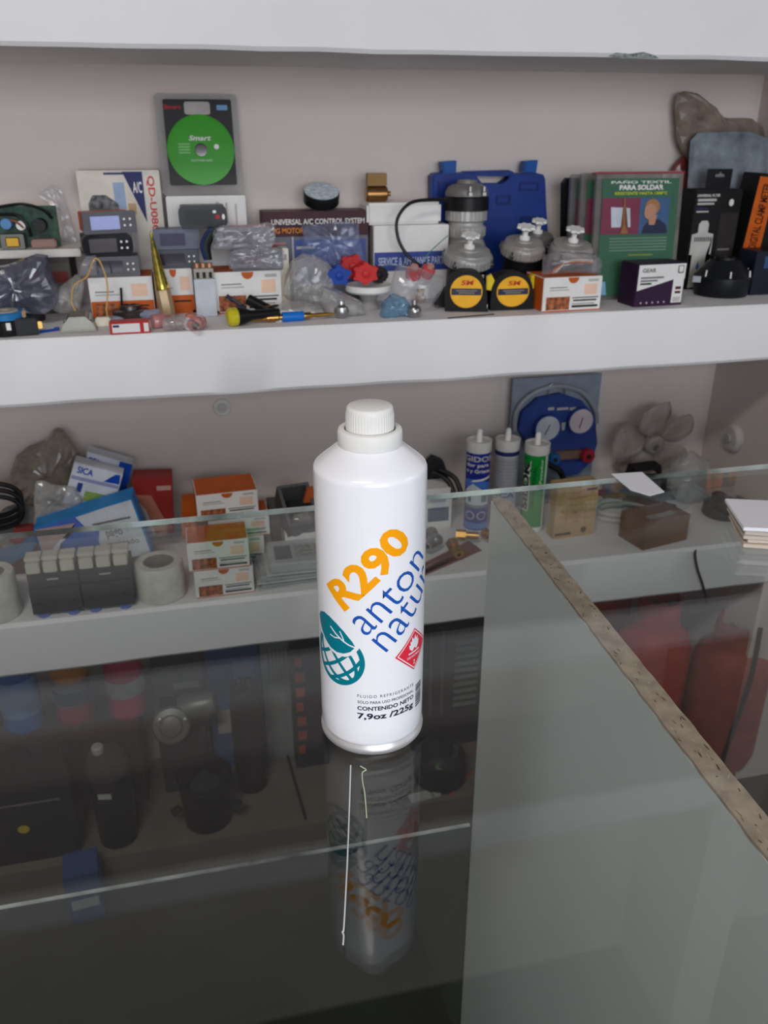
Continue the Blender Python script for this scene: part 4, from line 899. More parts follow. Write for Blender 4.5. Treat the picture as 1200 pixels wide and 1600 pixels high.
# packets of welding cloth
def packet(label, rect, Y, front=True, lean=-.10):
    X, _, Z, w_, h = rect
    t = thing('cloth_packet', label, 'packet', (X, Y, ZU + .0006), (lean, 0, -.03), 'packets of welding cloth')
    prism('clear_sleeve', rrect(-w_*.53, 0, w_*.51, h*1.02, .003), 0, .008, glassmat('sleeve_clear', (.8, .8, .8), .1, .06, (150, 146, 144), .35), t, .0015)
    GRN = M('packet_green', (56, 98, 76), .5, var=.05)
    box('printed_card', -w_*.46, -.0018, h*.03, w_*.46, -.0006, h*.965, [GRN], t)
    BUR = M('packet_burgundy', (120, 52, 74), .5)
    y_ = -.0024
    prism('burgundy_photo', [(-w_*.455, h*.53), (-w_*.0, h*.53), (0, h*.815), (-w_*.455, h*.815)], y_ - .0003, -.0019, BUR, t)
    prism('blue_photo', [(w_*.001, h*.53), (w_*.36, h*.53), (w_*.36, h*.815), (w_*.001, h*.815)], y_ - .0003, -.0019, M('packet_blue', (62, 92, 132), .5), t)
    if front:
        prism('printed_window', [(-w_*.33, h*.585), (-w_*.10, h*.585), (-w_*.12, h*.735), (-w_*.35, h*.745)], -.0032, -.0028, M('window_print', (190, 194, 204), .5), t)
        prism('printed_tool', [(-w_*.22, h*.535), (-w_*.12, h*.535), (-w_*.17, h*.60), (-w_*.185, h*.81), (-w_*.20, h*.81), (-w_*.195, h*.6)], -.0038, -.0033, M('tool_print', (150, 96, 66), .5), t)
        SKIN = M('skin_print', (182, 134, 108), .6, var=.05); HAIR = M('hair_print', (164, 118, 76), .6); SHIRT = M('shirt_print', (38, 46, 72), .6)
        prism('printed_shirt', [(w_*.04, h*.532), (w_*.355, h*.532), (w_*.33, h*.60), (w_*.24, h*.645), (w_*.12, h*.63), (w_*.06, h*.59)], -.0032, -.0028, SHIRT, t)
        prism('printed_neck', [(w_*.12, h*.60), (w_*.19, h*.60), (w_*.215, h*.68), (w_*.11, h*.66)], -.0036, -.0033, SKIN, t)
        prism('printed_hair', ellipse(w_*.150, h*.742, w_*.088, h*.062, 28), -.0036, -.0033, HAIR, t)
        prism('printed_face', [(w_*(.128 + .074*math.cos(a) + (.010*math.sin(a) if math.sin(a) < 0 else 0)), h*(.706 + .062*math.sin(a))) for a in [2*PI*k/28 for k in range(28)]], -.0042, -.0037, SKIN, t)
        letters(t, 'PAÑO TEXTIL', -w_*.36, h*.925, w_*.36, h*.95, WHITE, -.0024, .02)
        letters(t, 'PARA SOLDAR', -w_*.26, h*.875, w_*.27, h*.915, WHITE, -.0024, .04)
        letters(t, 'RESISTENTE HASTA 1300°C', -w_*.31, h*.838, w_*.32, h*.862, M('lime_ink', (196, 206, 40), .5), -.0024, .02)
        for k in range(5): prism('small_print', [(-w_*.34, h*(.49 - k*.024)), (w_*.36, h*(.49 - k*.024)), (w_*.36, h*(.502 - k*.024)), (-w_*.34, h*(.502 - k*.024))], -.0023, -.0019, M('green_grey_print', (104, 134, 116), .6), t)
        prism('small_print', [(-w_*.1, h*.355), (w_*.2, h*.355), (w_*.2, h*.367), (-w_*.1, h*.367)], -.0023, -.0019, M('olive_print', (130, 140, 60), .6), t)
        prism('blue_figure', [(-w_*.43, h*.04), (-w_*.34, h*.04), (-w_*.36, h*.15), (-w_*.41, h*.15)], -.0023, -.0019, M('figure_blue', (130, 180, 214), .5), t)
        prism('red_seal', rrect(-w_*.56, h*1.0, w_*.52, h*1.014, .0008), -.0008, .0088, M('seal_red', (140, 54, 62), .4), t)
    return t
packet('front packet of welding cloth showing a smiling man', R(936, 272, 1062, 470, ZU, 1.318), 1.318)
packet('second welding cloth packet, mostly hidden behind the front one', R(912, 274, 1030, 468, ZU, 1.352), 1.352, False)
packet('third welding cloth packet from the front, behind the fan motor hub', R(896, 276, 1010, 462, ZU, 1.382), 1.382, False)
slab('black_pouch', 'black pouch at the very back of the welding cloth packets', 'pouch', [(878, 455), (880, 286), (886, 278), (960, 278), (962, 455)], 1.428, .012, BLACK, ZU + .0003)
# purple box
PUR = M('purple_card', (52, 26, 58), .45)
t, w_, h = carton('purple_box', 'small dark purple and white box at the shelf edge', 'box', R(992, 412, 1070, 478, ZU), .05, (PUR, PUR, PUR), [(.77, .06, .99, .99, WHITE), (.83, .38, .95, .45, M('dark_red_ink', (90, 30, 36), .5)), (.83, .28, .95, .34, M('dark_red_ink')), (.80, .08, .96, .2, PALE)], PUR, .06)
t.location.z += .0003
prism('white_wedge', [(-w_*.47, h*.38), (w_*.27, h*.62), (w_*.49, h*.62), (w_*.49, h*.98), (-w_*.47, h*.98)], -.0010, -.0005, WHITE, t)
letters(t, 'GEAR', -w_*.40, h*.80, -w_*.12, h*.90, GINK, -.0014, .03)
for k in range(3): prism('small_print', [(-w_*.42, h*(.66 - k*.07)), (w_*(.05 - .12*k), h*(.66 - k*.07)), (w_*(.05 - .12*k), h*(.70 - k*.07)), (-w_*.42, h*(.70 - k*.07))], -.0014, -.0011, GINK if k < 2 else INK, t)
fr_ = prism('phone_icon', rrect(w_*.33, h*.76, w_*.45, h*.94, .002), -.0014, -.0011, INK, t); prism('icon_face', rrect(w_*.345, h*.785, w_*.435, h*.925, .0015), -.0018, -.0015, WHITE, t)
for k in range(5): prism('icon_dot', ellipse(w_*(-.36 + .12*k), h*.09, .0016, .0016, 10), -.0010, -.0005, PALE, t)
# black round filter drier body at the right
def drier(label, px, Y, r_, ytop, mat):
    c = atY(px, 470, Y); hz = mh(px, ytop, Y)
    t = thing('vacuum_pump_cap', label, 'canister', (c.x, Y, ZU + .0004))
    lathe('lower_shell', [(0, 0), (r_*.92, 0), (r_*.96, .003), (r_, hz*.42), (r_, hz*.46), (0, hz*.46)], mat, t, seg=40)
    lathe('upper_shell', [(0, hz*.462), (r_*1.03, hz*.462), (r_*1.03, hz*.50), (r_*.95, hz*.56), (r_*.62, hz*.88), (r_*.55, hz*.93), (0, hz*.93)], mat, t, seg=40)
    lathe('neck', [(0, hz*.932), (r_*.40, hz*.932), (r_*.38, hz), (r_*.30, hz), (r_*.28, hz*.96), (0, hz*.96)], BLACK, t, seg=28)
    for a in (-1.9, -1.0, -.1, -2.8): link('screw', tube_bm([(r_*1.0*math.cos(a), r_*1.0*math.sin(a), hz*.535), (r_*.97*math.cos(a), r_*.97*math.sin(a), hz*.70)], .0013, 8), WPLAS, t)
    prism('white_sticker', [(-r_*.82, hz*.46), (-r_*.52, hz*.455), (-r_*.52, hz*.57), (-r_*.82, hz*.575)], -r_*1.02, -r_*.98, M('sticker', (170, 176, 180), .5), t) if False else None
    q = atY(1092, 437, Y - r_*.93)
    box('white_sticker', -.0065, -.0006, -.005, .0065, .0002, .005, M('sticker', (176, 180, 184), .5), t, loc=(q.x - c.x, -r_*.80, q.z - t.location.z), rot=(-.1, 0, -.70))
    return t
DRK = M('drier_black', (26, 28, 34), .38)
drier('squat black canister with screws beside the purple box', 1123, 1.325, .047, 402, DRK)
# black filter carton with hang tab
BCARD = M('black_card', (20, 20, 23), .5)
t, w_, h = carton('filter_box', 'black carton with white bottle picture and hanging tab', 'box', R(1076, 296, 1148, 462, ZU, 1.385), .045, (BCARD, BCARD, BCARD), [(.06, .90, .46, .925, PALE), (.06, .865, .42, .885, PALE), (.06, .79, .32, .805, PALE), (.06, .82, .3, .835, NAVY), (.6, .08, .98, .78, M('brown_panel', (48, 42, 42), .5)), (.64, .4, .9, .42, GINK), (.64, .3, .9, .32, GINK)], BCARD)
letters(t, 'UNIVERSAL FILTER', -w_*.46, h*.93, w_*.02, h*.955, WHITE, -.001, .02)
BOT = M('bottle_print', (196, 194, 188), .5)
bp_ = [(-.40, .02), (-.10, .02), (-.10, .42), (0, .42), (0, .66), (-.13, .68), (-.13, .78), (-.17, .82), (-.29, .82), (-.34, .78), (-.34, .68), (-.46, .66), (-.46, .42), (-.40, .42)]
prism('bottle_picture', [(x*w_, z_*h*.85) for x, z_ in bp_], -.0012, -.0006, BOT, t)
for k in range(9): prism('barcode_bar', [(w_*(-.40 + .042*k), h*.49), (w_*(-.38 + .042*k), h*.49), (w_*(-.38 + .042*k), h*.535), (w_*(-.40 + .042*k), h*.535)], -.0017, -.0013, INK, t)
prism('blue_drop', [(-w_*.25, h*.20), (-w_*.21, h*.23), (-w_*.25, h*.29), (-w_*.29, h*.23)], -.0017, -.0013, M('drop_blue', (70, 110, 180), .5), t)
prism('round_emblem', ellipse(w_*.28, h*.87, .0045, .006, 20), -.0012, -.0006, WHITE, t)
a, b_ = rel(t)(1108, 297, 1.385), rel(t)(1152, 264, 1.385)
tb = prism('hang_tab', [(a[0], h + .0005), (b_[0], h + .0005), (b_[0], b_[1]), (a[0], b_[1])], .012, .0135, BCARD, t)
mx = (a[0] + b_[0])/2; mz = h*.4 + b_[1]*.6
prism('hang_slot', [(mx - .009, mz), (mx + .009, mz), (mx + .008, mz + .004), (mx + .003, mz + .005), (mx + .001, mz + .009), (mx - .002, mz + .005), (mx - .009, mz + .004)], .0112, .0118, M('slot_grey', (116, 118, 120), .5), tb)
# clamp meter box
CBK = M('meter_black', (30, 28, 28), .45)
t, w_, h = carton('clamp_meter_box', 'tilted black and orange clamp meter box at the right edge', 'box', R(1158, 276, 1226, 470, ZU, 1.372), .05, (CBK, CBK, CBK), [(0, .30, .40, .985, M('meter_orange', (206, 96, 28), .5)), (.55, .80, .98, .9, M('meter_orange')), (.5, .70, .98, .715, M('meter_orange'))], CBK, 0, None, .0012)
t.rotation_euler = (0, math.radians(5), 0)
t.location.z += .0032
letters(t, 'DIGITAL CLAMP METER', -w_*.38, h*.34, -w_*.20, h*.92, M('meter_dark', (70, 34, 20), .5), -.001, .02, 1)
rg = prism('ring_mark', ellipse(-w_*.22, h*.17, .006, .012, 20), -.0010, -.0005, M('meter_orange'), t); prism('ring_core', ellipse(-w_*.21, h*.17, .0035, .008, 20), -.0014, -.0011, CBK, t)
t, w_, h = carton('dark_blue_box', 'dark blue-black box in the right corner at the shelf edge', 'box', R(1176, 392, 1248, 470, ZU, 1.305), .05, (M('box_midnight', (26, 32, 46), .4), M('box_midnight'), M('box_midnight')), [(.2, .62, .42, .9, M('midnight_blue', (52, 84, 130), .4))], M('box_midnight'))
# big bags in the right corner
BGB = glassmat('grey_blue_film', (.55, .6, .66), .25, .02, (150, 160, 170), .62)
b1 = bag('grey_blue_bag', 'large grey-blue plastic bag with printed lines in the right corner', [(1068, 440), (1072, 330), (1078, 222), (1084, 208), (1120, 206), (1170, 206), (1210, 220), (1222, 330), (1222, 455), (1072, 456)], 1.452, .02, 61, BGB, .002, ZU + .0004, freq=18)
bag('brown_bag', 'crumpled brown plastic bag behind the grey-blue bag', [(1056, 212), (1055, 150), (1062, 141), (1090, 146), (1110, 162), (1126, 182), (1170, 186), (1206, 206), (1228, 250), (1200, 262), (1120, 252), (1076, 252), (1062, 232)], 1.478, .022, 62, glassmat('brown_film', (.62, .56, .5), .3, .02, (150, 134, 122), .62), .005, None, freq=30)
bag('red_bag', 'dull red plastic bag squeezed behind the welding packets', [(1040, 440), (1042, 300), (1050, 262), (1072, 238), (1078, 248), (1074, 330), (1070, 440)], 1.482, .014, 63, glassmat('red_film', (.62, .4, .4), .2, .03, (136, 60, 60), .7), .003, ZU + .0004)

# ================================================================== LOWER SHELF, from left to right
ZL1 = ZL + .0004
# hose coils at the left edge
t = thing('hose_coil', 'coil of black hose with grey reel at the left edge', 'hose', (0, 0, 0))
c = atY(-10, 790, 1.385)
for k in range(3): link('loop', tube_bm([c + Vector((.045*math.cos(a), -.004*k + .002*math.sin(3*a), .030*math.sin(a) - .010*k + .010)) for a in [2*PI*i/36 for i in range(37)]], .0042, 8), BLACK, t, smooth=True)
lathe('reel', [(0, 0), (.040, 0), (.042, .004), (.030, .010), (.012, .012), (0, .012)], M('reel_grey', (120, 116, 114), .5), t, c + Vector((.030, .016, -.052)), (PI/2 - .5, 0, 0), 32)
box('reel_support', -.06, .02, 0, .06, .05, .05, M('dark_red_part', (96, 50, 44), .5), t, .004, loc=(c.x, 1.37, ZL1))
# beige crumpled bag
bag('beige_bag', 'crumpled beige plastic bag against the wall at left', [(22, 790), (14, 742), (24, 712), (46, 694), (72, 686), (84, 668), (96, 668), (108, 684), (124, 704), (132, 730), (128, 790)], 1.452, .05, 71, TAN_FILM, .007, ZL1, freq=24)
bag('grey_bag', 'small grey translucent bag in front of the beige one', [(52, 818), (54, 752), (64, 749), (82, 756), (118, 760), (130, 778), (128, 812), (90, 824)], 1.352+.028, .022, 72, MILKY, .005, None, freq=30)
# white and blue lamp boxes
WB = M('carton_cool_white', (216, 218, 228), .5); SB = M('strong_blue', (20, 72, 176), .45)
def tilted(name, label, cat, pts, Y, th, mats, rzy=0.0, zmin=None):
    """box whose four front corners are given as sight lines at depth Y"""
    loc, po = px_poly(pts, Y, zmin)
    t = thing(name, label, cat, loc)
    prism('body', po, 0, th, mats, t, .001)
    P = [Vector((x, z_)) for x, z_ in po]   # bl, br, tr, tl
    f = lambda u, v: (P[0]*(1-u)*(1-v) + P[1]*u*(1-v) + P[2]*u*v + P[3]*(1-u)*v)
    return t, f
def patch(t, f, uv, mat, name='printed_patch', y=-.0006):
    prism(name, [tuple(f(u, v)) for u, v in uv], y - .0004, y, mat, t)
def quad(u0, v0, u1, v1): return [(u0, v0), (u1, v0), (u1, v1), (u0, v1)]
def skew_text(t, f, s, u0, v0, u1, v1, mat, bold=.02, y=-.0013, name='lettering'):
    b = text_bm(s, bold); a = bounds(b)
    for v in b.verts:
        q = f(u0 + (u1-u0)*(v.co.x-a[0])/(a[1]-a[0]), v0 + (v1-v0)*(v.co.y-a[2])/(a[3]-a[2])); v.co = (q.x, y, q.y)
    return link(name, b, mat, t)
t, f = tilted('lamp_box', 'rear white and blue carton tilted behind its twin', 'box', [(124, 800), (186, 812), (207, 726), (136, 706)], 1.425, .035, WB)
patch(t, f, quad(.72, .45, 1, 1), SB); patch(t, f, [(.38, .80), (.5, .86), (.66, .84), (.60, .78), (.45, .76)], M('slot_dark', (80, 78, 82), .6)); skew_text(t, f, 'SICA', .06, .82, .30, .94, SB)
t, f = tilted('lamp_box', 'front white and blue carton tilted, with green print', 'box', [(98, 786), (176, 800), (192, 742), (116, 722)], 1.385, .034, WB)
patch(t, f, quad(.02, .62, .98, .70), M('lavender_print', (150, 156, 196), .5)); patch(t, f, [(.66, .72), (.98, .74), (.95, .98), (.86, .96), (.80, .86)], SB)
patch(t, f, quad(.36, .16, .80, .40), M('print_green', (140, 170, 90), .5, scale=120)); patch(t, f, quad(.18, .34, .28, .56), M('print_navy', (44, 66, 140), .5)); skew_text(t, f, 'SICA', .10, .78, .42, .94, SB)
# glove box
t, f = tilted('glove_box', 'blue and white tilted glove box behind the glass edge', 'box', [(72, 884), (240, 868), (206, 778), (52, 826)], 1.325, .05, [M('glove_blue', (42, 138, 206), .45)])
GB_W = M('glove_white', (210, 214, 222), .5); GB_V = M('glove_violet', (84, 112, 196), .5); 
patch(t, f, quad(.015, .02, .985, .98), GB_V)
patch(t, f, [(.015, .03), (.015, .96), (.40, .86), (.24, .62), (.14, .3), (.13, .03)], M('glove_skin', (186, 160, 156), .5), y=-.0009)
patch(t, f, [(.56, .02), (.985, .02), (.985, .98), (.72, .985), (.62, .72), (.55, .4)], GB_W, y=-.0009)
patch(t, f, [(.48, .72), (.62, .72), (.74, .985), (.42, .97)], GB_W, y=-.0012)
patch(t, f, [(.14, .02), (.55, .02), (.54, .45), (.46, .62), (.34, .66), (.22, .52)], M('glove_mid_blue', (58, 108, 190), .45), y=-.0013)
patch(t, f, [(.10, .30), (.15, .28), (.20, .50), (.27, .60), (.22, .60), (.13, .46)], M('glove_glow', (214, 220, 236), .4), y=-.0017)
skew_text(t, f, 'CELULAR', .22, .12, .52, .24, M('glove_text', (130, 160, 214), .5), .02, -.0019)
skew_text(t, f, 'pago', .64, .40, .80, .56, GINK, .02, -.0015); skew_text(t, f, 'mercado', .62, .26, .92, .36, GINK, .01, -.0015)
patch(t, f, [(.55, .72), (.92, .70), (.92, .73), (.55, .76)], GINK, y=-.0017)
slab('blue_strap', 'curved blue plastic piece beside the left tape roll', 'part', [(-6, 878), (20, 880), (50, 862), (58, 846), (52, 832), (30, 858), (-6, 866)], 1.345, .02, M('dusty_blue', (60, 104, 150), .5))
slab('red_part', 'dull red plastic part in the shadow at far left', 'part', [(14, 846), (22, 826), (52, 824), (54, 846), (34, 856)], 1.375, .02, M('dull_red', (140, 60, 58), .5))
# circuit breakers
def breaker(label, x0, y0, x1, y1, Y, rz):
    X, _, Z, w_, h = R(x0, y0, x1, y1, ZL, Y)
    t = thing('circuit_breaker', label, 'circuit breaker', (X, Y, ZL + .0062), rz, 'three-pole circuit breakers')
    DG = M('breaker_slate', (58, 62, 66), .5); TOG = M('breaker_cream', (196, 192, 178), .45)
    lo = prism('lower_body', [(-w_/2, 0), (w_/2, 0), (w_/2, h*.46), (-w_/2, h*.46)], .0, .05, DG, t, .0012)
    prism('upper_body', [(-w_/2, h*.463), (w_/2, h*.463), (w_/2, h*.745), (-w_/2, h*.745)], .004, .05, DG, t, .0012)
    for k in range(3):
        xa = -w_/2 + w_/3*k
        box('toggle', xa + w_*.03, -.004, h*.75, xa + w_*.30, .03, h*.93, TOG, t, .0015)
        box('toggle_bridge', xa + w_*.012, .004, h*.932, xa + w_*.325, .028, h, TOG, t, .001)
        prism('screw_hole', ellipse(xa + w_/6, h*.2, .0035, .0022, 12), -.0006, -.0001, INK, t)
    box('rating_mark', -w_*.12, .0034, h*.585, w_*.10, .0039, h*.61, PALE, t)
    for s in (-.3, .3): lathe('rail_clip', [(0, -.0060), (.009, -.0060), (.0095, -.004), (.009, -.0004), (0, -.0004)], M('clip_blue', (96, 112, 178), .5), t, (w_*s, .006, 0), seg=18)
    return t
breaker('left three-pole slate circuit breaker with cream toggles', 44, 876, 125, 966, 1.232, 0)
breaker('right three-pole slate circuit breaker with cream toggles, next to the tape roll', 126, 868, 207, 958, 1.232, 0)
# masking tape rolls
def roll(label, px, py, Y, r_, ytop):
    c = atY(px, py, Y); hz = atY(px, ytop, Y).z - ZL
    t = thing('wrap_roll', label, 'roll', (c.x, Y, ZL1), 0, 'upright rolls of cream wrap')
    lathe('tape', [(r_*.62, 0), (r_*.96, 0), (r_, .002), (r_*.97, hz - .003), (r_*.93, hz), (r_*.62, hz), (r_*.62, 0)], M('cream_wrap', (206, 206, 194), .6, scale=50, bump=.1), t, seg=48)
    lathe('core', [(r_*.54, .001), (r_*.615, .001), (r_*.615, hz - .0008), (r_*.54, hz - .0008), (r_*.54, .001)], M('card_core', (122, 110, 98), .8), t, seg=36)
roll('cream roll of wrap standing beside the right circuit breaker', 254, 930, 1.268, .0405, 876)
roll('cream roll of wrap cut off by the left picture edge', -10, 940, 1.262, .0405, 894)
# red printed box
t, f = tilted('red_box', 'red and white box standing behind the cream roll', 'box', [(214, 838), (272, 832), (269, 748), (206, 750)], 1.412, .05, [M('red_card', (150, 44, 40), .5)])
patch(t, f, [(.02, .02), (.98, .02), (.98, .12), (.75, .3), (.45, .72), (.02, .74)], M('red_fade', (176, 110, 90), .5)); patch(t, f, [(.02, .02), (.5, .02), (.3, .45), (.02, .72)], M('cream_fade', (190, 184, 186), .5), y=-.0010); patch(t, f, quad(.6, .80, .96, .88), M('rose_print', (196, 150, 140), .5))
patch(t, f, [(.02, .02), (.3, .02), (.12, .4), (.02, .5)], M('indigo_fade', (84, 84, 130), .5), y=-.0014)
# orange relay boxes
Yo = 1.238
t1, w1, h1 = orange_box('bottom orange and white relay box of the lower shelf stack', R(304, 889, 397, 930, ZL, Yo), .068, ORBOX, 0.03); t1.location.z = ZL1
r_ = R(292, 837, 389, 881, None, Yo)
t2, w2, h2 = orange_box('relay box lying on the bottom one in the lower shelf stack', (r_[0], Yo, ZL1 + h1 + .0006, r_[3], r_[4]), .068, ORBOX, 0.0)
t5, w5, h5 = orange_box('white relay box at the foot of the rear stack', R(322, 840, 414, 892, ZL, 1.332), .07, ORBOX, 0, False); t5.location.z = ZL1
rr = R(322, 812, 418, 842, None, 1.332)
zz = atY(355, 811, 1.332).z
t6, w6, h6 = orange_box('middle relay box of the rear stack, half hidden', (rr[0] + .004, 1.332, ZL1 + h5 + .0006, rr[3], zz - (ZL1 + h5 + .0012)), .07, ORBOX, 0, False)
r_ = R(307, 770, 404, 811, None, 1.332)
t3, w3, h3 = orange_box('topmost relay box of the rear stack showing its orange lid', (r_[0], 1.332, zz, r_[3], r_[4]), .08, ORBOX, 0.05)
slab('orange_carton', 'dark orange carton piece behind the red box', 'carton', [(284, 842), (284, 782), (308, 780), (308, 842)], 1.42, .03, ORANGE, None)
# grey junction box
X, Y, Z, w_, h = R(432, 770, 492, 800, None, 1.40)
t = thing('junction_box', 'open grey plastic junction box lying tilted by the wall', 'junction box', (atY(458, 790, 1.42).x, 1.385, atY(458, 800, 1.42).z), (.55, 0, .15))
JG = M('junction_grey', (96, 96, 98), .55); a = w_*.42
fr_ = bmesh.new()
for q in ((-a, -.045, 0, a, -.039, .05), (-a, .039, 0, a, .045, .05), (-a, -.0388, 0, -a + .006, .0388, .05), (a - .006, -.0388, 0, a, .0388, .05)): box_bm(*q, bm=fr_)
link('side_walls', fr_, JG, t); box('floor', -a + .006, -.0388, .002, a - .006, .0388, .008, M('junction_dark', (44, 44, 46), .6), t)
for s in (-1, 1): lathe('knockout', [(0, 0), (.009, 0), (.009, .0015), (0, .002)], M('knockout_grey', (116, 116, 118), .55), t, (s*a*.45, -.0452, .026), (PI/2, 0, 0), 18)
t4, w4, h4 = carton('prop_carton', 'plain dark carton that props up the junction box', 'carton', R(424, 800, 494, 850, ZL, 1.41), .08, (M('prop_grey', (104, 100, 98), .7),)*3); 
t4.location.z = ZL1
slab('orange_scrap', 'small orange plastic scrap right of the junction box', 'scrap', [(474, 786), (480, 766), (490, 762), (494, 786)], 1.37, .012, M('scrap_orange', (196, 96, 50), .5))
# white flat box and blister packs
t, w_, h = carton('white_flat_box', 'low white box behind the flat blister packs', 'box', R(446, 832, 512, 868, ZL, 1.335), .06, (WHITE,)*3, [(.1, .5, .2, .58, GINK), (.3, .55, .8, .6, PALE), (.2, .1, .45, .16, GINK)], WHITE); t.location.z = ZL1
bag('clear_bag', 'clear bag of small metal parts lying on the white flat box', [(452, 830), (458, 806), (480, 800), (506, 806), (514, 830)], 1.355, .03, 81, MILKY, .005, None)
zz = ZL1
for k, (x0, x1, y, lab) in enumerate(((406, 520, 914, 'bottom flat clear blister pack of the stack behind the can'), (404, 518, 902, 'middle flat clear blister pack of the stack behind the can'), (420, 522, 884, 'top blister pack with dark label of the stack behind the can'))):
    a, b_ = atY(x0, y, 1.245), atY(x1, y, 1.245); ww = b_.x - a.x
    t = thing('blister_pack', lab, 'blister pack', ((a.x + b_.x)/2, 1.262, zz), (0, 0, .08 - .05*k), 'flat blister packs')
    hk = (.010, .012, .020)[k]
    bb_ = box_bm(-ww/2, -.016, 0, ww/2, .075, hk, .004, 3)
    link('shell', bb_, M('blister_white', (176, 182, 182), .15, coat=.6), t, smooth=True)
    box('rim', -ww/2 - .004, -.020, .0002, ww/2 + .004, .079, .0016, M('rim_white', (206, 210, 208), .2), t, .0006)
    if k == 2: box('label', -ww*.38, .0, hk + .0001, -ww*.12, .05, hk + .0007, M('label_dark', (96, 98, 102), .5, scale=90), t); box('print', -ww*.06, .004, hk + .0001, ww*.4, .05, hk + .0006, M('label_light', (160, 164, 164), .5, scale=140, col2=(120, 124, 124)), t)
    zz += hk + .0006
# white box with picture, right of the can
t, w_, h = carton('picture_box', 'white box with blue device picture right of the can', 'box', R(664, 764, 706, 812, ZL, 1.405), .05, (WHITE,)*3, [(.1, .2, .9, .55, M('device_print', (70, 90, 116), .5, scale=90)), (.1, .68, .8, .76, PALE)], WHITE); t.location.z = ZL1
t2_ = t; ztop = ZL1 + h
t = thing('pliers', 'black pliers lying across the white picture box', 'pliers', (0, 0, 0))
q = [atY(676, 738, 1.43), atY(690, 744, 1.425), atY(702, 760, 1.415), atY(712, 780, 1.395)]
for q_ in q: q_.z = max(q_.z, ztop + .006) if q_.x < t2_.location.x + w_/2 + .004 else q_.z
tube('handle', q, .005, BLACK, t); tube('handle', [v + Vector((.012, -.004, .006)) for v in q], .005, BLACK, t)
slab('dark_tool_case', 'dark plastic case standing behind the picture box', 'case', [(668, 800), (668, 728), (680, 716), (694, 722), (700, 744), (702, 800)], 1.462, .025, M('case_charcoal', (44, 44, 48), .5), ZL1)
# brass fittings and copper strips
def fitting(label, px, py, Y, r_, L, rot, mat=BRASS, seg=6):
    c = atY(px, py, Y)
    t = thing('pipe_fitting', label, 'fitting', (c.x, c.y, ZL1 + r_*1.9), rot, 'loose pipe fittings')
    lathe('nut', [(r_*.4, -L*.1), (r_, -L*.1), (r_, L*.35), (r_*.4, L*.35), (r_*.4, -L*.1)], mat, t, seg=seg)
    lathe('thread', [(r_*.35, L*.352), (r_*.7, L*.352), (r_*.74, L*.6), (r_*.7, L*.95), (r_*.35, L*.95), (r_*.35, L*.352)], mat, t, seg=20)
fitting('brass flare nut pointing to the front below the blue cartridge', 706, 862, 1.292, .0125, .035, (PI/2 + .2, 0, .1))
fitting('brass elbow lying behind the flare nut', 716, 838, 1.335, .010, .04, (PI/2, 0, 1.2))
fitting('small brass fitting at the foot of the pale cartridge', 757, 842, 1.33, .010, .03, (PI/2, 0, .3))
fitting('steel fitting close to the can on the lower shelf', 682, 850, 1.315, .012, .034, (PI/2, 0, -.8), STEEL, 20)
fitting('grey metal elbow near the can', 674, 838, 1.345, .012, .03, (PI/2, 0, -.2), M('pewter', (150, 148, 146), .35, .8), 20)
for k in range(5):
    q0, q1 = atZ(750 - 4*k, 858 - 3*k, ZL + .0022), atZ(664 - 5*k, 916 - 6*k, ZL + .0022)
    q1.y = max(q1.y, YS + .008)
    d_ = (q1 - q0); 
    b = box_bm(0, -.004, 0, d_.length, .004, .0022)
    o = link('copper_strip', b, M('copper_brown', (150, 104, 90), .4, .3), None, (q0.x, q0.y, ZL1), (0, 0, math.atan2(d_.y, d_.x)))
    tag(o, '%s flat reddish copper rod of the bundle under the brass fittings' % ('nearest', 'second', 'middle', 'fourth', 'farthest')[k], 'rod', 'copper rods')
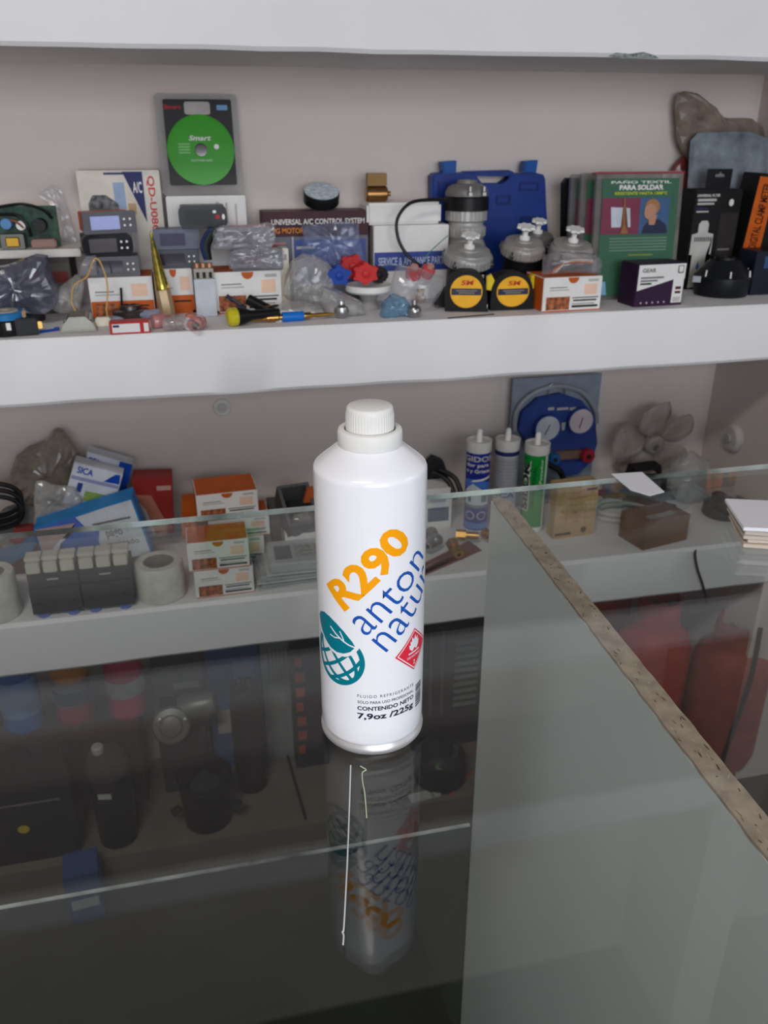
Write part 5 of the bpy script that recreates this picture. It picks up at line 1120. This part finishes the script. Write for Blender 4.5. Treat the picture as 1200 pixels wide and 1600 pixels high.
# sealant cartridges
def cartridge(label, px, ybase, r_, ytop, cols, prints, Y):
    c = atY(px, ybase, Y); hz = atY(px, ytop, Y - r_*.2).z - ZL
    t = thing('sealant_cartridge', label, 'cartridge', (c.x, Y, ZL1), 0, 'sealant cartridges')
    z1, z2, z3 = hz*.06, hz*.80, hz*.90
    lathe('plunger', [(0, .001), (r_*.92, .001), (r_*.96, .003), (r_*.96, z1), (0, z1)], WPLAS, t, seg=32)
    lathe('tube', [(0, z1 + .0003), (r_, z1 + .0003), (r_, z2), (0, z2)], cols[0], t, seg=40)
    lathe('collar', [(0, z2 + .0003), (r_*1.02, z2 + .0003), (r_*1.04, z2 + .002), (r_*1.04, z3), (r_*.98, z3), (r_*.94, z3 - .004), (r_*.3, z3 - .004), (0, z3 - .004)], M('cartridge_white', (212, 210, 206), .45), t, seg=36)
    lathe('nozzle', [(0, z3 - .0038), (r_*.25, z3 - .0038), (r_*.22, hz*.985), (r_*.12, hz), (0, hz)], WPLAS, t, seg=16)
    ca = math.atan2(-Y, -c.x)
    def curved(poly, mat, off=.0004, name='printed_patch'):
        """poly (degrees to the right, height fraction of the tube) bent round the tube"""
        b = bmesh.new(); b.faces.new([b.verts.new((u, v, 0)) for u, v in poly]); bmesh.ops.triangulate(b, faces=b.faces[:])
        bendit(b, mat, off, name)
    def bendit(b, mat, off, name):
        us = [v.co.x for v in b.verts]; u = math.floor(min(us)/8)*8 + 8
        while u < max(us): bmesh.ops.bisect_plane(b, geom=b.verts[:] + b.edges[:] + b.faces[:], plane_co=(u, 0, 0), plane_no=(1, 0, 0), dist=1e-4); u += 8
        for v in b.verts:
            an = ca + math.radians(v.co.x); rr_ = r_ + off
            v.co = (rr_*math.cos(an), rr_*math.sin(an), z1 + (z2 - z1)*v.co.y)
        link(name, b, mat, t)
    def ctext(s, u0, v0, u1, v1, mat, turn=0, bold=.02, off=.0007):
        b = text_bm(s, bold); a = bounds(b)
        for v in b.verts:
            u = (v.co.x-a[0])/(a[1]-a[0]); q = (v.co.y-a[2])/(a[3]-a[2])
            if turn == 1: u, q = 1 - q, u
            v.co = (u0 + (u1-u0)*u, v0 + (v1-v0)*q, 0)
        bendit(b, mat, off, 'lettering')
    prints(curved, ctext)
    return t
QB = lambda u0, v0, u1, v1: [(u0, v0), (u1, v0), (u1, v1), (u0, v1)]
CBLUE = M('cartridge_blue', (30, 44, 140), .35)
def pr1(c, s):
    c(QB(-80, .02, 80, .10), M('cart_mid_blue', (86, 130, 200), .4)); c(QB(-80, .30, 80, .36), M('cart_grey', (120, 124, 136), .4))
    c([(-75, .55), (20, .56), (75, .50), (75, .62), (0, .68), (-75, .66)], M('cart_sky', (70, 116, 200), .4))
    c([(-62, .34), (62, .34), (62, .52), (28, .54), (-20, .62), (-62, .52)], M('house_white', (196, 204, 212), .45), .0007, 'house_picture')
    c(QB(22, .38, 52, .48), M('house_window', (92, 104, 112), .4), .001); c(QB(-42, .38, -26, .50), M('house_window'), .001)
    c([(-30, .64), (70, .68), (68, .71), (-20, .665)], WHITE, .0007)
    c(ellipse(-30, .20, 24, .055, 24), PALE, .0005); c(ellipse(28, .20, 24, .055, 24), PALE, .0005); c(ellipse(-30, .20, 18, .042, 24), CBLUE, .0008); c(ellipse(28, .20, 18, .042, 24), CBLUE, .0008)
    s('SELLADOS'[2:] and 'GIDOS', -70, .90, 75, .97, PALE, 0, .03); s('dor para', -60, .82, 55, .88, WHITE); s('o y Grietas', -60, .745, 70, .805, WHITE)
cartridge('blue sealant cartridge with house picture, leftmost of three', 742, 828, .0226, 672, (CBLUE,), pr1, 1.378)
CGW = M('cartridge_pale', (186, 186, 190), .4)
def pr2(c, s):
    c(QB(-85, .94, 85, .995), NAVY)
    for k in range(9): c(QB(-60 + 6*(k % 3), .86 - .045*k, 62 - 9*(k % 2), .875 - .045*k), M('pale_print', (150, 150, 156), .5))
    c(QB(-70, .48, 70, .92), M('cart_silver', (164, 164, 170), .4), .0002); s('ICA', -40, .38, 50, .45, GINK, 0, .03)
cartridge('pale grey sealant cartridge with navy band, middle of three', 785, 822, .0226, 671, (CGW,), pr2, 1.392)
CGN = M('cartridge_green', (18, 140, 52), .38)
def pr3(c, s):
    c(QB(48, .0, 62, 1), M('cart_white_stripe', (206, 208, 204), .4))
    s('SILOK', -66, .24, -26, .92, M('ink_bold', (28, 34, 30), .5), 1, .05, .0009); s('SILOK', -69, .225, -22, .935, WHITE, 1, .11, .0006)
    s('PROFESIONAL', -12, .30, 6, .86, M('ink_green', (14, 74, 36), .5), 1); s('Pegador', 22, .62, 38, .96, M('mint', (196, 222, 196), .5), 1)
cartridge('green sealant cartridge with vertical black lettering, rightmost of three', 829, 832, .0228, 678, (CGN,), pr3, 1.368)
# gauge set on blue card
X, Y, Z, w_, h = R(797, 588, 932, 742, None, 1.474)
t = thing('gauge_set', 'blue pressure gauge set on a blister card against the wall', 'gauge set', (X, 1.474, ZL1))
zo = Z - ZL1; h_all = h + zo
box('card', -w_/2, 0, 0, w_/2, .004, h_all, M('card_slate', (136, 146, 160), .45), t, .0008)
rg = rel(t); GBL = M('gauge_blue', (48, 68, 136), .45)
fp = [rg(x, y, 1.474) for x, y in ((806, 668), (812, 642), (836, 620), (872, 612), (906, 624), (926, 648), (930, 690), (922, 718), (900, 738), (880, 742), (862, 728), (826, 700))]
prism('manifold_plate', fp, -.012, -.0004, GBL, t, .002)
hp = [rg(x, y, 1.474) for x, y in ((802, 672), (806, 640), (830, 614), (870, 602), (908, 612), (928, 640), (930, 660))]
link('hose', tube_bm(smooth_pts([(x, -.006, z_) for x, z_ in hp], 5), .005, 8), M('hose_grey', (150, 152, 160), .4), t, smooth=True)
for (x, y, m_) in ((853, 667, M('dial_blue', (196, 200, 208), .4)), (905, 656, M('dial_pink', (206, 192, 196), .4))):
    a = rg(x, y, 1.462)
    g = lathe('gauge', [(0, 0), (.0275, 0), (.0285, .004), (.0275, .011), (.0255, .0112), (.0250, .009), (0, .009)], M('gauge_rim', (60, 78, 150), .35), t, (a[0], -.0124, a[1]), (PI/2, 0, 0), 36)
    lathe('dial', [(0, .0093), (.0248, .0093), (.0248, .0099), (0, .0102)], m_, g, seg=36)
    nd = box('needle', -.0007, -.014, .0106, .0007, .008, .0112, INK, g, rot=(0, 0, -.45 if x < 880 else -.25))
a = rg(880, 668, 1.46); prism('white_notch', [(a[0] - .004, a[1] + .010), (a[0] + .005, a[1] + .010), (a[0] + .003, a[1] - .006), (a[0] - .002, a[1] - .006)], -.0136, -.0124, PALE, t)
for x0, x1 in ((856, 866), (870, 888), (890, 900)):
    a, b_ = rg(x0, 641, 1.462), rg(x1, 636, 1.462); box('label_print', a[0], -.0130, a[1], b_[0], -.0124, b_[1], PALE, t)
a, b_ = rg(846, 718, 1.462), rg(905, 700, 1.462); box('manifold_block', a[0], -.026, a[1], b_[0], -.0124, b_[1], M('manifold_bronze', (140, 112, 98), .4, .5), t, .002)
for x, y, m_, r_ in ((912, 707, M('knob_red', (150, 34, 46), .4), .0145), (860, 712, M('knob_blue', (40, 90, 150), .4), .0125)):
    a = rg(x, y, 1.46); k_ = lathe('valve_knob', [(0, 0), (r_, 0), (r_*1.03, .006), (r_*.9, .012), (r_*.4, .013), (0, .013)], m_, t, (a[0], -.0264, a[1]), (PI/2, 0, 0), 32, wave=lambda an, i: .05*math.cos(an*8))
    lathe('knob_center', [(0, .0132), (r_*.35, .0132), (r_*.3, .015), (0, .015)], INK, k_, seg=16)
a = rg(868, 722, 1.46); link('hook', tube_bm(smooth_pts([(rg(x, y, 1.47)[0], -.008, rg(x, y, 1.47)[1]) for x, y in ((856, 622), (858, 602), (868, 598), (880, 604), (882, 620))], 5), .0012, 6), STEEL, t)
tag(tube('black_hose', [atY(842, 712, 1.425), atY(858, 726, 1.422), atY(878, 742, 1.42), atY(884, 790, 1.42)], .006, BLACK), 'short black hose hanging below the pressure gauges', 'hose')
# tan kraft box
KR = M('kraft_tan', (186, 154, 110), .7); KRD = M('kraft_ink', (84, 66, 48), .7); KRL = M('kraft_print', (166, 134, 92), .7)
t, w_, h = carton('kraft_box', 'upright tan kraft box with small dark print', 'box', R(867, 756, 933, 838, ZL), .03, (KR, KR, KR), [(.72, .86, .97, .905, KRD), (.02, .05, .42, .10, KRD), (.25, .72, .75, .76, KRL), (.26, .2, .28, .62, KRL), (.72, .2, .74, .62, KRL), (.26, .61, .74, .62, KRL), (.45, .44, .55, .5, KRL), (.42, .28, .6, .31, KRL)], KR, .06); t.location.z = ZL1
prism('round_emblem', ellipse(w_*.22, h*.115, .006, .006, 20), -.0011, -.0006, KRD, t)
# white coil, brown bar and brown carton
c = atZ(985, 800, ZL) ; c.y = 1.36; c.x = atY(985, 800, 1.36).x
t = thing('hose_coil', 'white plastic hose coil lying behind the brown carton', 'hose', (c.x, 1.385, ZL1))
for k in range(2): link('loop', tube_bm([(.062*math.cos(a), .040*math.sin(a), .006 + .0115*k) for a in [2*PI*i/44 for i in range(45)]], .0056, 8), M('hose_white', (202, 200, 196), .4), t, smooth=True)
q0, q1 = atY(934, 768, 1.40), atY(1056, 792, 1.335)
d_ = q1 - q0
o = link('brown_bar', box_bm(0, -.006, -.005, d_.length, .006, .005, .001), M('bar_brown', (96, 62, 52), .6), None, (q0.x, q0.y, q0.z - .002), (0, -math.atan2(d_.z, math.hypot(d_.x, d_.y)), math.atan2(d_.y, d_.x)))
tag(o, 'reddish brown bar resting slanted on the white hose coil', 'bar')
BRN = M('brown_carton', (122, 92, 72), .75)
t, w_, h = carton('brown_carton', 'small plain brown carton with grey label tape', 'box', R(1002, 812, 1082, 852, ZL), .07, (BRN, BRN, BRN), rz=.22); t.location.z = ZL1
box('label_tape', -w_*.30, .014, h + .0002, w_*.28, .028, h + .0007, M('tape_grey', (150, 148, 144), .5, scale=120), t)
# fan blades
FANM = glassmat('smoky_plastic', (.86, .83, .81), .2, .03, (206, 196, 190), .32)
c = atY(1020, 692, 1.455)
t = thing('fan_impeller', 'smoky translucent plastic fan leaning on the wall', 'fan blade', (c.x, c.y, c.z), (.25, 0, 0))
for k in range(5):
    an = 2*PI*k/5 + .5; b = bmesh.new(); rows = []
    for i in range(7):
        rr_ = .018 + .074*i/6; hw = .42 + .42*math.sin(PI*min(1, i/6*.85 + .1))
        rows.append([b.verts.new((rr_*math.cos(an + hw*(u/4 - .5)*1.6), -.014*(u/4 - .5)*(.6 + i/6), rr_*math.sin(an + hw*(u/4 - .5)*1.6))) for u in range(5)])
    for i in range(6):
        for u in range(4): b.faces.new((rows[i][u], rows[i][u+1], rows[i+1][u+1], rows[i+1][u]))
    o = link('blade', b, FANM, t, smooth=True); sm = o.modifiers.new('thick', 'SOLIDIFY'); sm.thickness = .0016
lathe('hub', [(0, -.012), (.019, -.012), (.021, -.008), (.021, .010), (.016, .014), (0, .014)], M('hub_smoky', (150, 140, 134), .4), t, (0, 0, 0), (PI/2, 0, 0), 28)
lathe('bore', [(0, .0142), (.006, .0142), (.006, .02), (.004, .02), (0, .018)], STEEL, t, (0, 0, 0), (PI/2, 0, 0), 16)
c2_ = atY(1010, 732, 1.40)
t = thing('motor_bracket', 'dark bent metal bracket in front of the smoky fan', 'bracket', (c2_.x, 1.395, c2_.z - .022))
fr_ = [(-.034, 0), (.030, 0), (.034, .026), (-.026, .026)]
prism('strap', [(-.034, 0), (-.028, 0), (-.022, .018), (.024, .020), (.028, .008), (.034, .010), (.030, .028), (-.028, .026)], 0, .03, M('bracket_black', (30, 26, 26), .5), t, .001)
box('foot', -.010, .002, -.03, .05, .03, -.0002, M('bracket_black'), t, .002)
tE, wE, hE = carton('grey_carton', 'flat grey carton under the dark bracket', 'carton', R(960, 772, 1060, 790, None, 1.425), .055, (M('carton_grey', (120, 118, 114), .7),)*3)
tE.location.z = ZL1; tE.location.y = 1.43
bag('milky_bag', 'milky plastic wrapping lying below the fan in the corner', [(1040, 760), (1050, 722), (1080, 704), (1106, 716), (1112, 760), (1100, 786), (1060, 786)], 1.415, .05, 91, MILKY, .007, ZL1, freq=24)
# clear plastic fan motor with black cord
c = atY(1128, 815, 1.34)
t = thing('fan_motor', 'dark motor with strap handle right of the brown carton', 'motor', (c.x, 1.345, ZL1))
lathe('body', [(0, 0), (.038, 0), (.040, .004), (.038, .022), (.028, .030), (0, .032)], M('motor_dark_grey', (74, 70, 68), .45), t, seg=32)  # body in plain dark grey
lathe('cap', [(0, .0322), (.013, .0322), (.014, .045), (.010, .048), (0, .048)], M('motor_cap', (44, 42, 42), .5), t, (-.014, 0, 0), seg=20)
tube('strap', [(-.036, -.02, .03), (-.02, -.036, .022), (.006, -.043, .016), (.03, -.036, .018)], .004, BLACK, t)
tube('strap', [(.012, -.02, .045), (.034, -.03, .036), (.046, -.024, .02), (.042, -.01, .008)], .004, M('motor_cap'), t)
tag(tube('power_cable', [atY(1090, 838, 1.28), atY(1088, 850, 1.24), atY(1086, 868, 1.214), atY(1090, 890, 1.212), atY(1096, 908, 1.212), atY(1102, 930, 1.212), atY(1104, 944, 1.214)], .0026, BLACK), 'black power cord hanging over the front of the lower shelf', 'cable')
for q, lab in ((((1118, 736), (1148, 742)), 'thin dark stick lying in the right corner of the lower shelf'), (((1176, 754), (1200, 766)), 'short dark stick at the far right of the lower shelf')):
    q0, q1 = atZ(*q[0], ZL + .0022), atZ(*q[1], ZL + .0022)
    for v in (q0, q1): v.y = min(v.y, 1.47)
    q0.x, q1.x = atY(q[0][0], q[0][1], q0.y).x, atY(q[1][0], q[1][1], q1.y).x
    if max(q0.x, q1.x) < XSIDE - .005: tag(link('dark_stick', tube_bm([q0, q1], .002, 8), BLACK), lab, 'stick')

# papers on the counter glass
pp = [atZ(x, y, G + .0004) for x, y in ((955, 741), (1003, 738), (1038, 769), (1030, 771), (1015, 775), (985, 766))]
b = bmesh.new(); lo = [b.verts.new(p_) for p_ in pp]; hi = [b.verts.new(p_ + Vector((0, 0, .0006))) for p_ in pp]
b.faces.new(lo[::-1]); b.faces.new(hi)
for i in range(len(pp)): b.faces.new((lo[i], lo[(i+1) % 6], hi[(i+1) % 6], hi[i]))
tag(link('paper_scrap', b, M('paper_white', (240, 240, 246), .6, var=.01)), 'torn scrap of white paper lying on the glass near its back edge', 'paper')
c = atZ(1159, 856, G)
for k in range(5):
    o = box('paper_pad', 0, 0, 0, .09, .07, .0036, M('paper_cream%d' % k, (222 - 6*k, 206 - 4*k, 190 - 2*k), .7) if k < 4 else M('paper_white'), None, .0005, loc=(c.x + .001 + .0016*((k*3) % 4) - (.003 if k == 2 else 0), c.y + .001*k, G + .0004 + k*.0039), rot=(0, 0, -.40 + .03*((k*2) % 3)))
    tag(o, '%s cream pad in the small pile of papers at the right edge' % ('lowest', 'second', 'third', 'fourth')[k] if k < 4 else 'white sheet pad on top of the papers at the right edge', 'paper pad', 'pile of papers')

# ================================================================== BOTTOM, on the plinth and the floor
ZP1 = ZP + .0004
def bottle(name, label, cat, px, py, Y, prof, seg=32, base=None, rot=(0, 0, 0)):
    """prof parts: list of (part name, [(r, z)...], material)"""
    c = atY(px, py, Y)
    t = thing(name, label, cat, (c.x, Y, ZP1 if base is None else base), rot)
    for nm, pf, m_ in prof: lathe(nm, pf, m_, t, seg=seg)
    return t
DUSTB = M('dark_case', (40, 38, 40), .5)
def hz_(px, py, Y): return atY(px, py, Y).z - ZP1
# black case and boxes that carry the bottles
Yb = 1.33
t, w_, h = carton('tool_box', 'black plastic tool box with yellow sticker at the bottom left', 'tool box', R(-70, 1200, 112, 1300, ZP, 1.262), .085, (DUSTB,)*3, [(.1, .62, .9, .64, GINK)], DUSTB, bev=.006)
t.location.z = ZP1
prism('yellow_sticker', ellipse(w_*.02, h*.36, .010, .009, 20), -.0012, -.0006, M('sticker_yellow', (206, 176, 40), .5), t)
tube('handle', [(-w_*.2, .03, h + .001), (-w_*.12, .03, h + .02), (w_*.12, .03, h + .02), (w_*.2, .03, h + .001)], .005, BLACK, t)
zr = ZP1 + .16
t, w_, h = carton('wooden_crate', 'dark reddish crate under the bottles at the bottom left', 'crate', R(-40, 1150, 226, 1262, ZP, 1.372), .11, (M('crate_brown', (66, 46, 42), .7),)*3, bev=.002)
t.location.z = ZP1; zc_ = ZP1 + h + .0004
Yk = 1.425
def hk(px, py): return atY(px, py, Yk).z - zc_
b0 = atY(40, 1140, Yk)
BLB = M('bottle_blue', (40, 110, 190), .3); BLL = M('bottle_label', (120, 160, 214), .4)
bottle('spray_bottle', 'light blue bottle with pale label at the bottom left', 'bottle', 42, 1140, Yk, [('body', [(0, 0), (.034, 0), (.036, .004), (.036, .12), (.030, .14), (.014, .15), (0, .15)], BLB), ('label', [(.0363, .035), (.0366, .036), (.0366, .115), (.0363, .116)], BLL), ('cap', [(0, .1502), (.014, .1502), (.014, .175), (0, .176)], BLACK)], base=zc_)
RC = M('can_silver', (150, 150, 156), .3, .5); RCR = M('can_red', (150, 40, 40), .35); RCN = M('can_navy', (52, 66, 110), .35); RCO = M('can_orange', (206, 130, 50), .35)
t = bottle('spray_can', 'spray can with red, navy and orange bands at the bottom left', 'spray can', 124, 1140, Yk, [('body', [(0, 0), (.033, 0), (.0345, .003), (.0345, .15), (.028, .165), (0, .165)], RC), ('red_band', [(.0347, .004), (.0350, .005), (.0350, .045), (.0347, .046)], RCR), ('navy_band', [(.0347, .05), (.0350, .051), (.0350, .078), (.0347, .079)], RCN), ('orange_band', [(.0347, .10), (.0350, .101), (.0350, .135), (.0347, .136)], RCO), ('valve', [(0, .1652), (.010, .1652), (.008, .18), (0, .18)], WPLAS)], base=zc_)
PK = M('bottle_pink', (196, 40, 84), .35)
bottle('pink_bottle', 'crimson pink bottle with white diagonal label at the bottom left', 'bottle', 203, 1120, Yk, [('body', [(0, 0), (.034, 0), (.036, .004), (.036, .10), (.032, .14), (.018, .155), (0, .155)], PK), ('label', [(.0363, .05), (.0367, .051), (.0367, .085), (.0363, .086)], M('label_whitish', (180, 176, 180), .5)), ('cap', [(0, .1552), (.017, .1552), (.017, .175), (0, .176)], M('cap_dark', (60, 20, 30), .4))], base=zc_)
# grey boxes, pump and dark stuff
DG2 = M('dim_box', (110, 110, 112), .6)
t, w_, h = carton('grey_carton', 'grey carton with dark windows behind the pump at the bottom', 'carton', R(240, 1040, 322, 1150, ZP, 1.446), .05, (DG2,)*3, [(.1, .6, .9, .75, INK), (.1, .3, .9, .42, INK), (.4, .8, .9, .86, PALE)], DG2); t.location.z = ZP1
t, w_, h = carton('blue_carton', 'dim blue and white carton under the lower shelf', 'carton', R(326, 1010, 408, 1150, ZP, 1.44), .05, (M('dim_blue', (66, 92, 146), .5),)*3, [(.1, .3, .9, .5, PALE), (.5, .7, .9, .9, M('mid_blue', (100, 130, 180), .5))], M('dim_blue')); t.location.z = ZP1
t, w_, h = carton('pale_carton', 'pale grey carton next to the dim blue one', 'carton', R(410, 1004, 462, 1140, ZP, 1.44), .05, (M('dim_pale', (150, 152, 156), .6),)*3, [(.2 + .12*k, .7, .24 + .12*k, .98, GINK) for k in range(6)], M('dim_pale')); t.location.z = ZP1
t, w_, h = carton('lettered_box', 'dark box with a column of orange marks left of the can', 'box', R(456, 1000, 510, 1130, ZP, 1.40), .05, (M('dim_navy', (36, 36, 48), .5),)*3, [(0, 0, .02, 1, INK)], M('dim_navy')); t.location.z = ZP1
for k in range(7): box('orange_mark', -w_*.40, -.0012, h*(.12 + .115*k), -w_*(.14 if k % 3 else .2), -.0006, h*(.19 + .115*k), M('brick_ink', (170, 80, 50), .5), t)
PEW = M('pewter_cast', (128, 126, 122), .4, .5)
c = atY(268, 1128, 1.385)
t = thing('water_pump', 'grey cast pump with round cover at the bottom', 'pump', (c.x, 1.385, ZP1))
hp_ = c.z - ZP1
lathe('round_cover', [(0, 0), (.036, 0), (.038, .004), (.034, .012), (.022, .014), (.020, .020), (.008, .022), (0, .022)], PEW, t, (0, -.01, hp_), (PI/2 - .5, 0, 0), 36)
lathe('motor_housing', [(0, 0), (.024, 0), (.027, .006), (.027, .06), (.022, .07), (0, .07)], PEW, t, (.018, .022, hp_ + .012), (0, PI/2 - .15, -.1), 32)
box('foot', -.03, .0, 0, .06, .04, hp_ - .045, M('foot_dark', (54, 52, 52), .6), t, .003)
for a in range(4): lathe('bolt', [(0, 0), (.004, 0), (.004, .005), (0, .006)], STEEL, t, (.034*math.cos(a*PI/2 + .6), -.018 - .016*math.sin(a*PI/2 + .6)*.5, hp_ + .032*math.sin(a*PI/2 + .6)), (PI/2 - .5, 0, 0), 8)
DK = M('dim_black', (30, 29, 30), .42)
c = atY(388, 1150, 1.375)
hb_ = hz_(388, 1070, 1.375)
t = thing('black_cylinder', 'tall black capacitor can beside the pump', 'capacitor', (c.x, 1.375, ZP1))
lathe('body', [(0, 0), (.030, 0), (.032, .003), (.032, hb_ - .004), (.029, hb_), (0, hb_)], DK, t, seg=28)
for s in (-.01, .01): lathe('terminal', [(0, hb_ + .0002), (.004, hb_ + .0002), (.004, hb_ + .012), (0, hb_ + .012)], STEEL, t, (s, 0, 0), seg=10)
# black canister with white label
c = atY(178, 1255, 1.288); hb_ = hz_(178, 1172, 1.288)
t = thing('black_canister', 'black canister with small white label at the bottom', 'canister', (c.x, 1.288, ZP1))
lathe('body', [(0, 0), (.032, 0), (.035, .003), (.039, hb_*.72), (.040, hb_*.80), (0, hb_*.80)], DK, t, seg=36)
lathe('lid', [(0, hb_*.802), (.040, hb_*.802), (.040, hb_*.86), (.032, hb_*.97), (.012, hb_), (0, hb_)], M('lid_grey', (70, 68, 68), .45), t, seg=36)
a = math.atan2(-1.288, -c.x) - .35
box('label', -.012, -.0004, -.006, .012, .0004, .006, PALE, t, loc=(.0402*math.cos(a), .0402*math.sin(a), hb_*.66), rot=(0, 0, a + PI/2))
lathe('white_cap', [(0, hb_ + .0003), (.010, hb_ + .0003), (.011, hb_ + .012), (.008, hb_ + .016), (0, hb_ + .016)], M('cap_cream', (190, 182, 174), .5), t, (-.012, 0, 0), seg=18)
# big black pot
c = atY(325, 1268, 1.288); hb_ = hz_(325, 1190, 1.33)
t = thing('black_pot', 'open black pot-shaped motor housing at the bottom', 'motor housing', (c.x, 1.298, ZP1))
lathe('shell', [(0, 0), (.043, 0), (.046, .004), (.050, hb_*.9), (.053, hb_*.93), (.053, hb_), (.048, hb_), (.046, hb_*.6), (0, hb_*.55)], DK, t, seg=44)
lathe('core', [(0, hb_*.552), (.030, hb_*.56), (.028, hb_*.8), (.010, hb_*.85), (.010, hb_*.98), (0, hb_*.98)], M('dim_core', (74, 74, 76), .4, .4), t, seg=28)
for s, a in ((1, -.3), (1, .5), (-1, .2)):
    link('lug', tube_bm([(s*.052*math.cos(a), -.052*math.sin(abs(a) + .2), hb_*.5), (s*.066*math.cos(a), -.06*math.sin(abs(a) + .2), hb_*.42)], .008, 10), DK, t, smooth=True)
# cable across the plinth
tag(tube('grey_cable', [Vector((atZ(470, 1240, ZP + .003).x, YS + .03, ZP + .0035)), atZ(452, 1190, ZP + .0035), atZ(442, 1150, ZP + .0035), atZ(438, 1120, ZP + .0035)], .003, DK), 'dark cable running across the plinth toward the wall', 'cable')
# spring coils and dark machine right of the can
c = atY(722, 1000, 1.41); top = c.z
t = thing('machine_housing', 'dark vented machine standing under the shelf right of the can', 'machine', (atY(700, 1150, 1.40).x, 1.395, ZP1))
hm = atY(700, 985, 1.395).z - ZP1
box('housing', -.085, 0, 0, .085, .09, hm, DK, t, .004)
for k in range(10): box('vent_slat', .006, -.005, hm*.36 + k*hm*.058, .058, -.0004, hm*.36 + k*hm*.058 + hm*.028, M('vent_grey', (112, 122, 118), .4), t, .001)
for k in range(3): box('rib', -.075 + k*.026, -.003, hm*.3, -.069 + k*.026, -.0004, hm*.98, M('rib_grey', (74, 76, 76), .4), t)
c = atY(690, 1165, 1.30)
t = thing('dark_compressor', 'low dark compressor with green sticker right of the can', 'compressor', (c.x, 1.305, ZP1))
lathe('shell', [(0, 0), (.050, 0), (.056, .01), (.057, .045), (.050, .07), (.030, .085), (0, .088)], DK, t, seg=36)
lathe('stub', [(0, 0), (.006, 0), (.006, .03), (0, .03)], STEEL, t, (.02, -.03, .082), (.3, 0, 0), 12)
prism('green_sticker', ellipse(-.012, 0, .012, .006, 18), -.0006, 0, M('sticker_green', (96, 130, 70), .5), t, loc=(0, -.045, .0705), rot=(-.9, 0, 0))
q0, q1 = atZ(712, 1262, ZP + .002), atZ(738, 1205, ZP + .002)
q0.y = max(q0.y, YS + .03); q1.y = max(q1.y, YS + .05)
tag(link('orange_stick', tube_bm([q0, q1], .0025, 8), M('stick_orange', (190, 96, 60), .5)), 'thin orange stick on the plinth beside the panel', 'stick')
p = atZ(664, 1240, ZP)
t = thing('white_tag', 'small white plastic tag at the plinth edge', 'tag', (p.x, YS + .028, ZP1), .1)
box('plate', -.035, 0, 0, .012, .022, .006, M('tag_white', (190, 190, 184), .5), t, .001); box('end_piece', .014, 0, 0, .03, .022, .010, M('tag_white'), t, .001)

# red gas bottles behind the panel, on the floor
def cylinder(label, px, Y, r_, hgt, mat):
    x = atY(px, 1000, Y).x
    t = thing('gas_cylinder', label, 'gas cylinder', (x, Y, .0005), 0, 'red gas cylinders')
    lathe('foot_ring', [(r_*.7, 0), (r_*.74, 0), (r_*.74, .022), (r_*.7, .022), (r_*.7, 0)], mat, t, seg=32)
    lathe('tank', [(0, .02), (r_*.6, .022), (r_*.9, .04), (r_, .07), (r_, hgt*.72), (r_*.9, hgt*.80), (r_*.6, hgt*.85), (r_*.2, hgt*.87), (0, hgt*.87)], mat, t, seg=44)
    lathe('collar', [(r_*.55, hgt*.852), (r_*.58, hgt*.852), (r_*.56, hgt), (r_*.53, hgt), (r_*.55, hgt*.852)], mat, t, seg=32)
    lathe('valve', [(0, hgt*.872), (.010, hgt*.872), (.010, hgt*.93), (.016, hgt*.935), (.016, hgt*.96), (0, hgt*.965)], BRASS, t, seg=16)
GR_ = M('gas_red', (190, 50, 38), .45, var=.1); GR2 = M('gas_faded_red', (170, 74, 62), .5, var=.12)
cylinder('bright red gas cylinder nearest the chipboard edge', 1022, 1.345, .078, .43, GR_)
cylinder('faded red gas cylinder in the middle under the shelf', 1150, 1.285, .080, .39, GR2)
x = atY(985, 960, 1.42).x
t = thing('red_holder', 'tall red plastic holder with a keyhole slot behind the gas cylinders', 'holder', (x - .03, 1.45, .0005))
box('plate', -.05, 0, 0, .05, .012, .56, GR_, t, .003); prism('keyhole', [(-.022, .44), (-.012, .44), (-.010, .47), (-.012, .49), (-.022, .49), (-.024, .47)], -.0012, -.0002, INK, t)
tag(tube('black_hose', [(atY(1190, 1000, 1.18).x, 1.19, .43), (atY(1180, 1000, 1.18).x, 1.17, .33), (atY(1172, 1000, 1.17).x, 1.165, .2), (atY(1170, 1000, 1.16).x, 1.165, .10), (atY(1165, 1000, 1.14).x + .02, 1.16, .0065)], .005, BLACK), 'black hose hanging in front of the red gas cylinders', 'hose')
# blue carton on the aisle floor behind the counter
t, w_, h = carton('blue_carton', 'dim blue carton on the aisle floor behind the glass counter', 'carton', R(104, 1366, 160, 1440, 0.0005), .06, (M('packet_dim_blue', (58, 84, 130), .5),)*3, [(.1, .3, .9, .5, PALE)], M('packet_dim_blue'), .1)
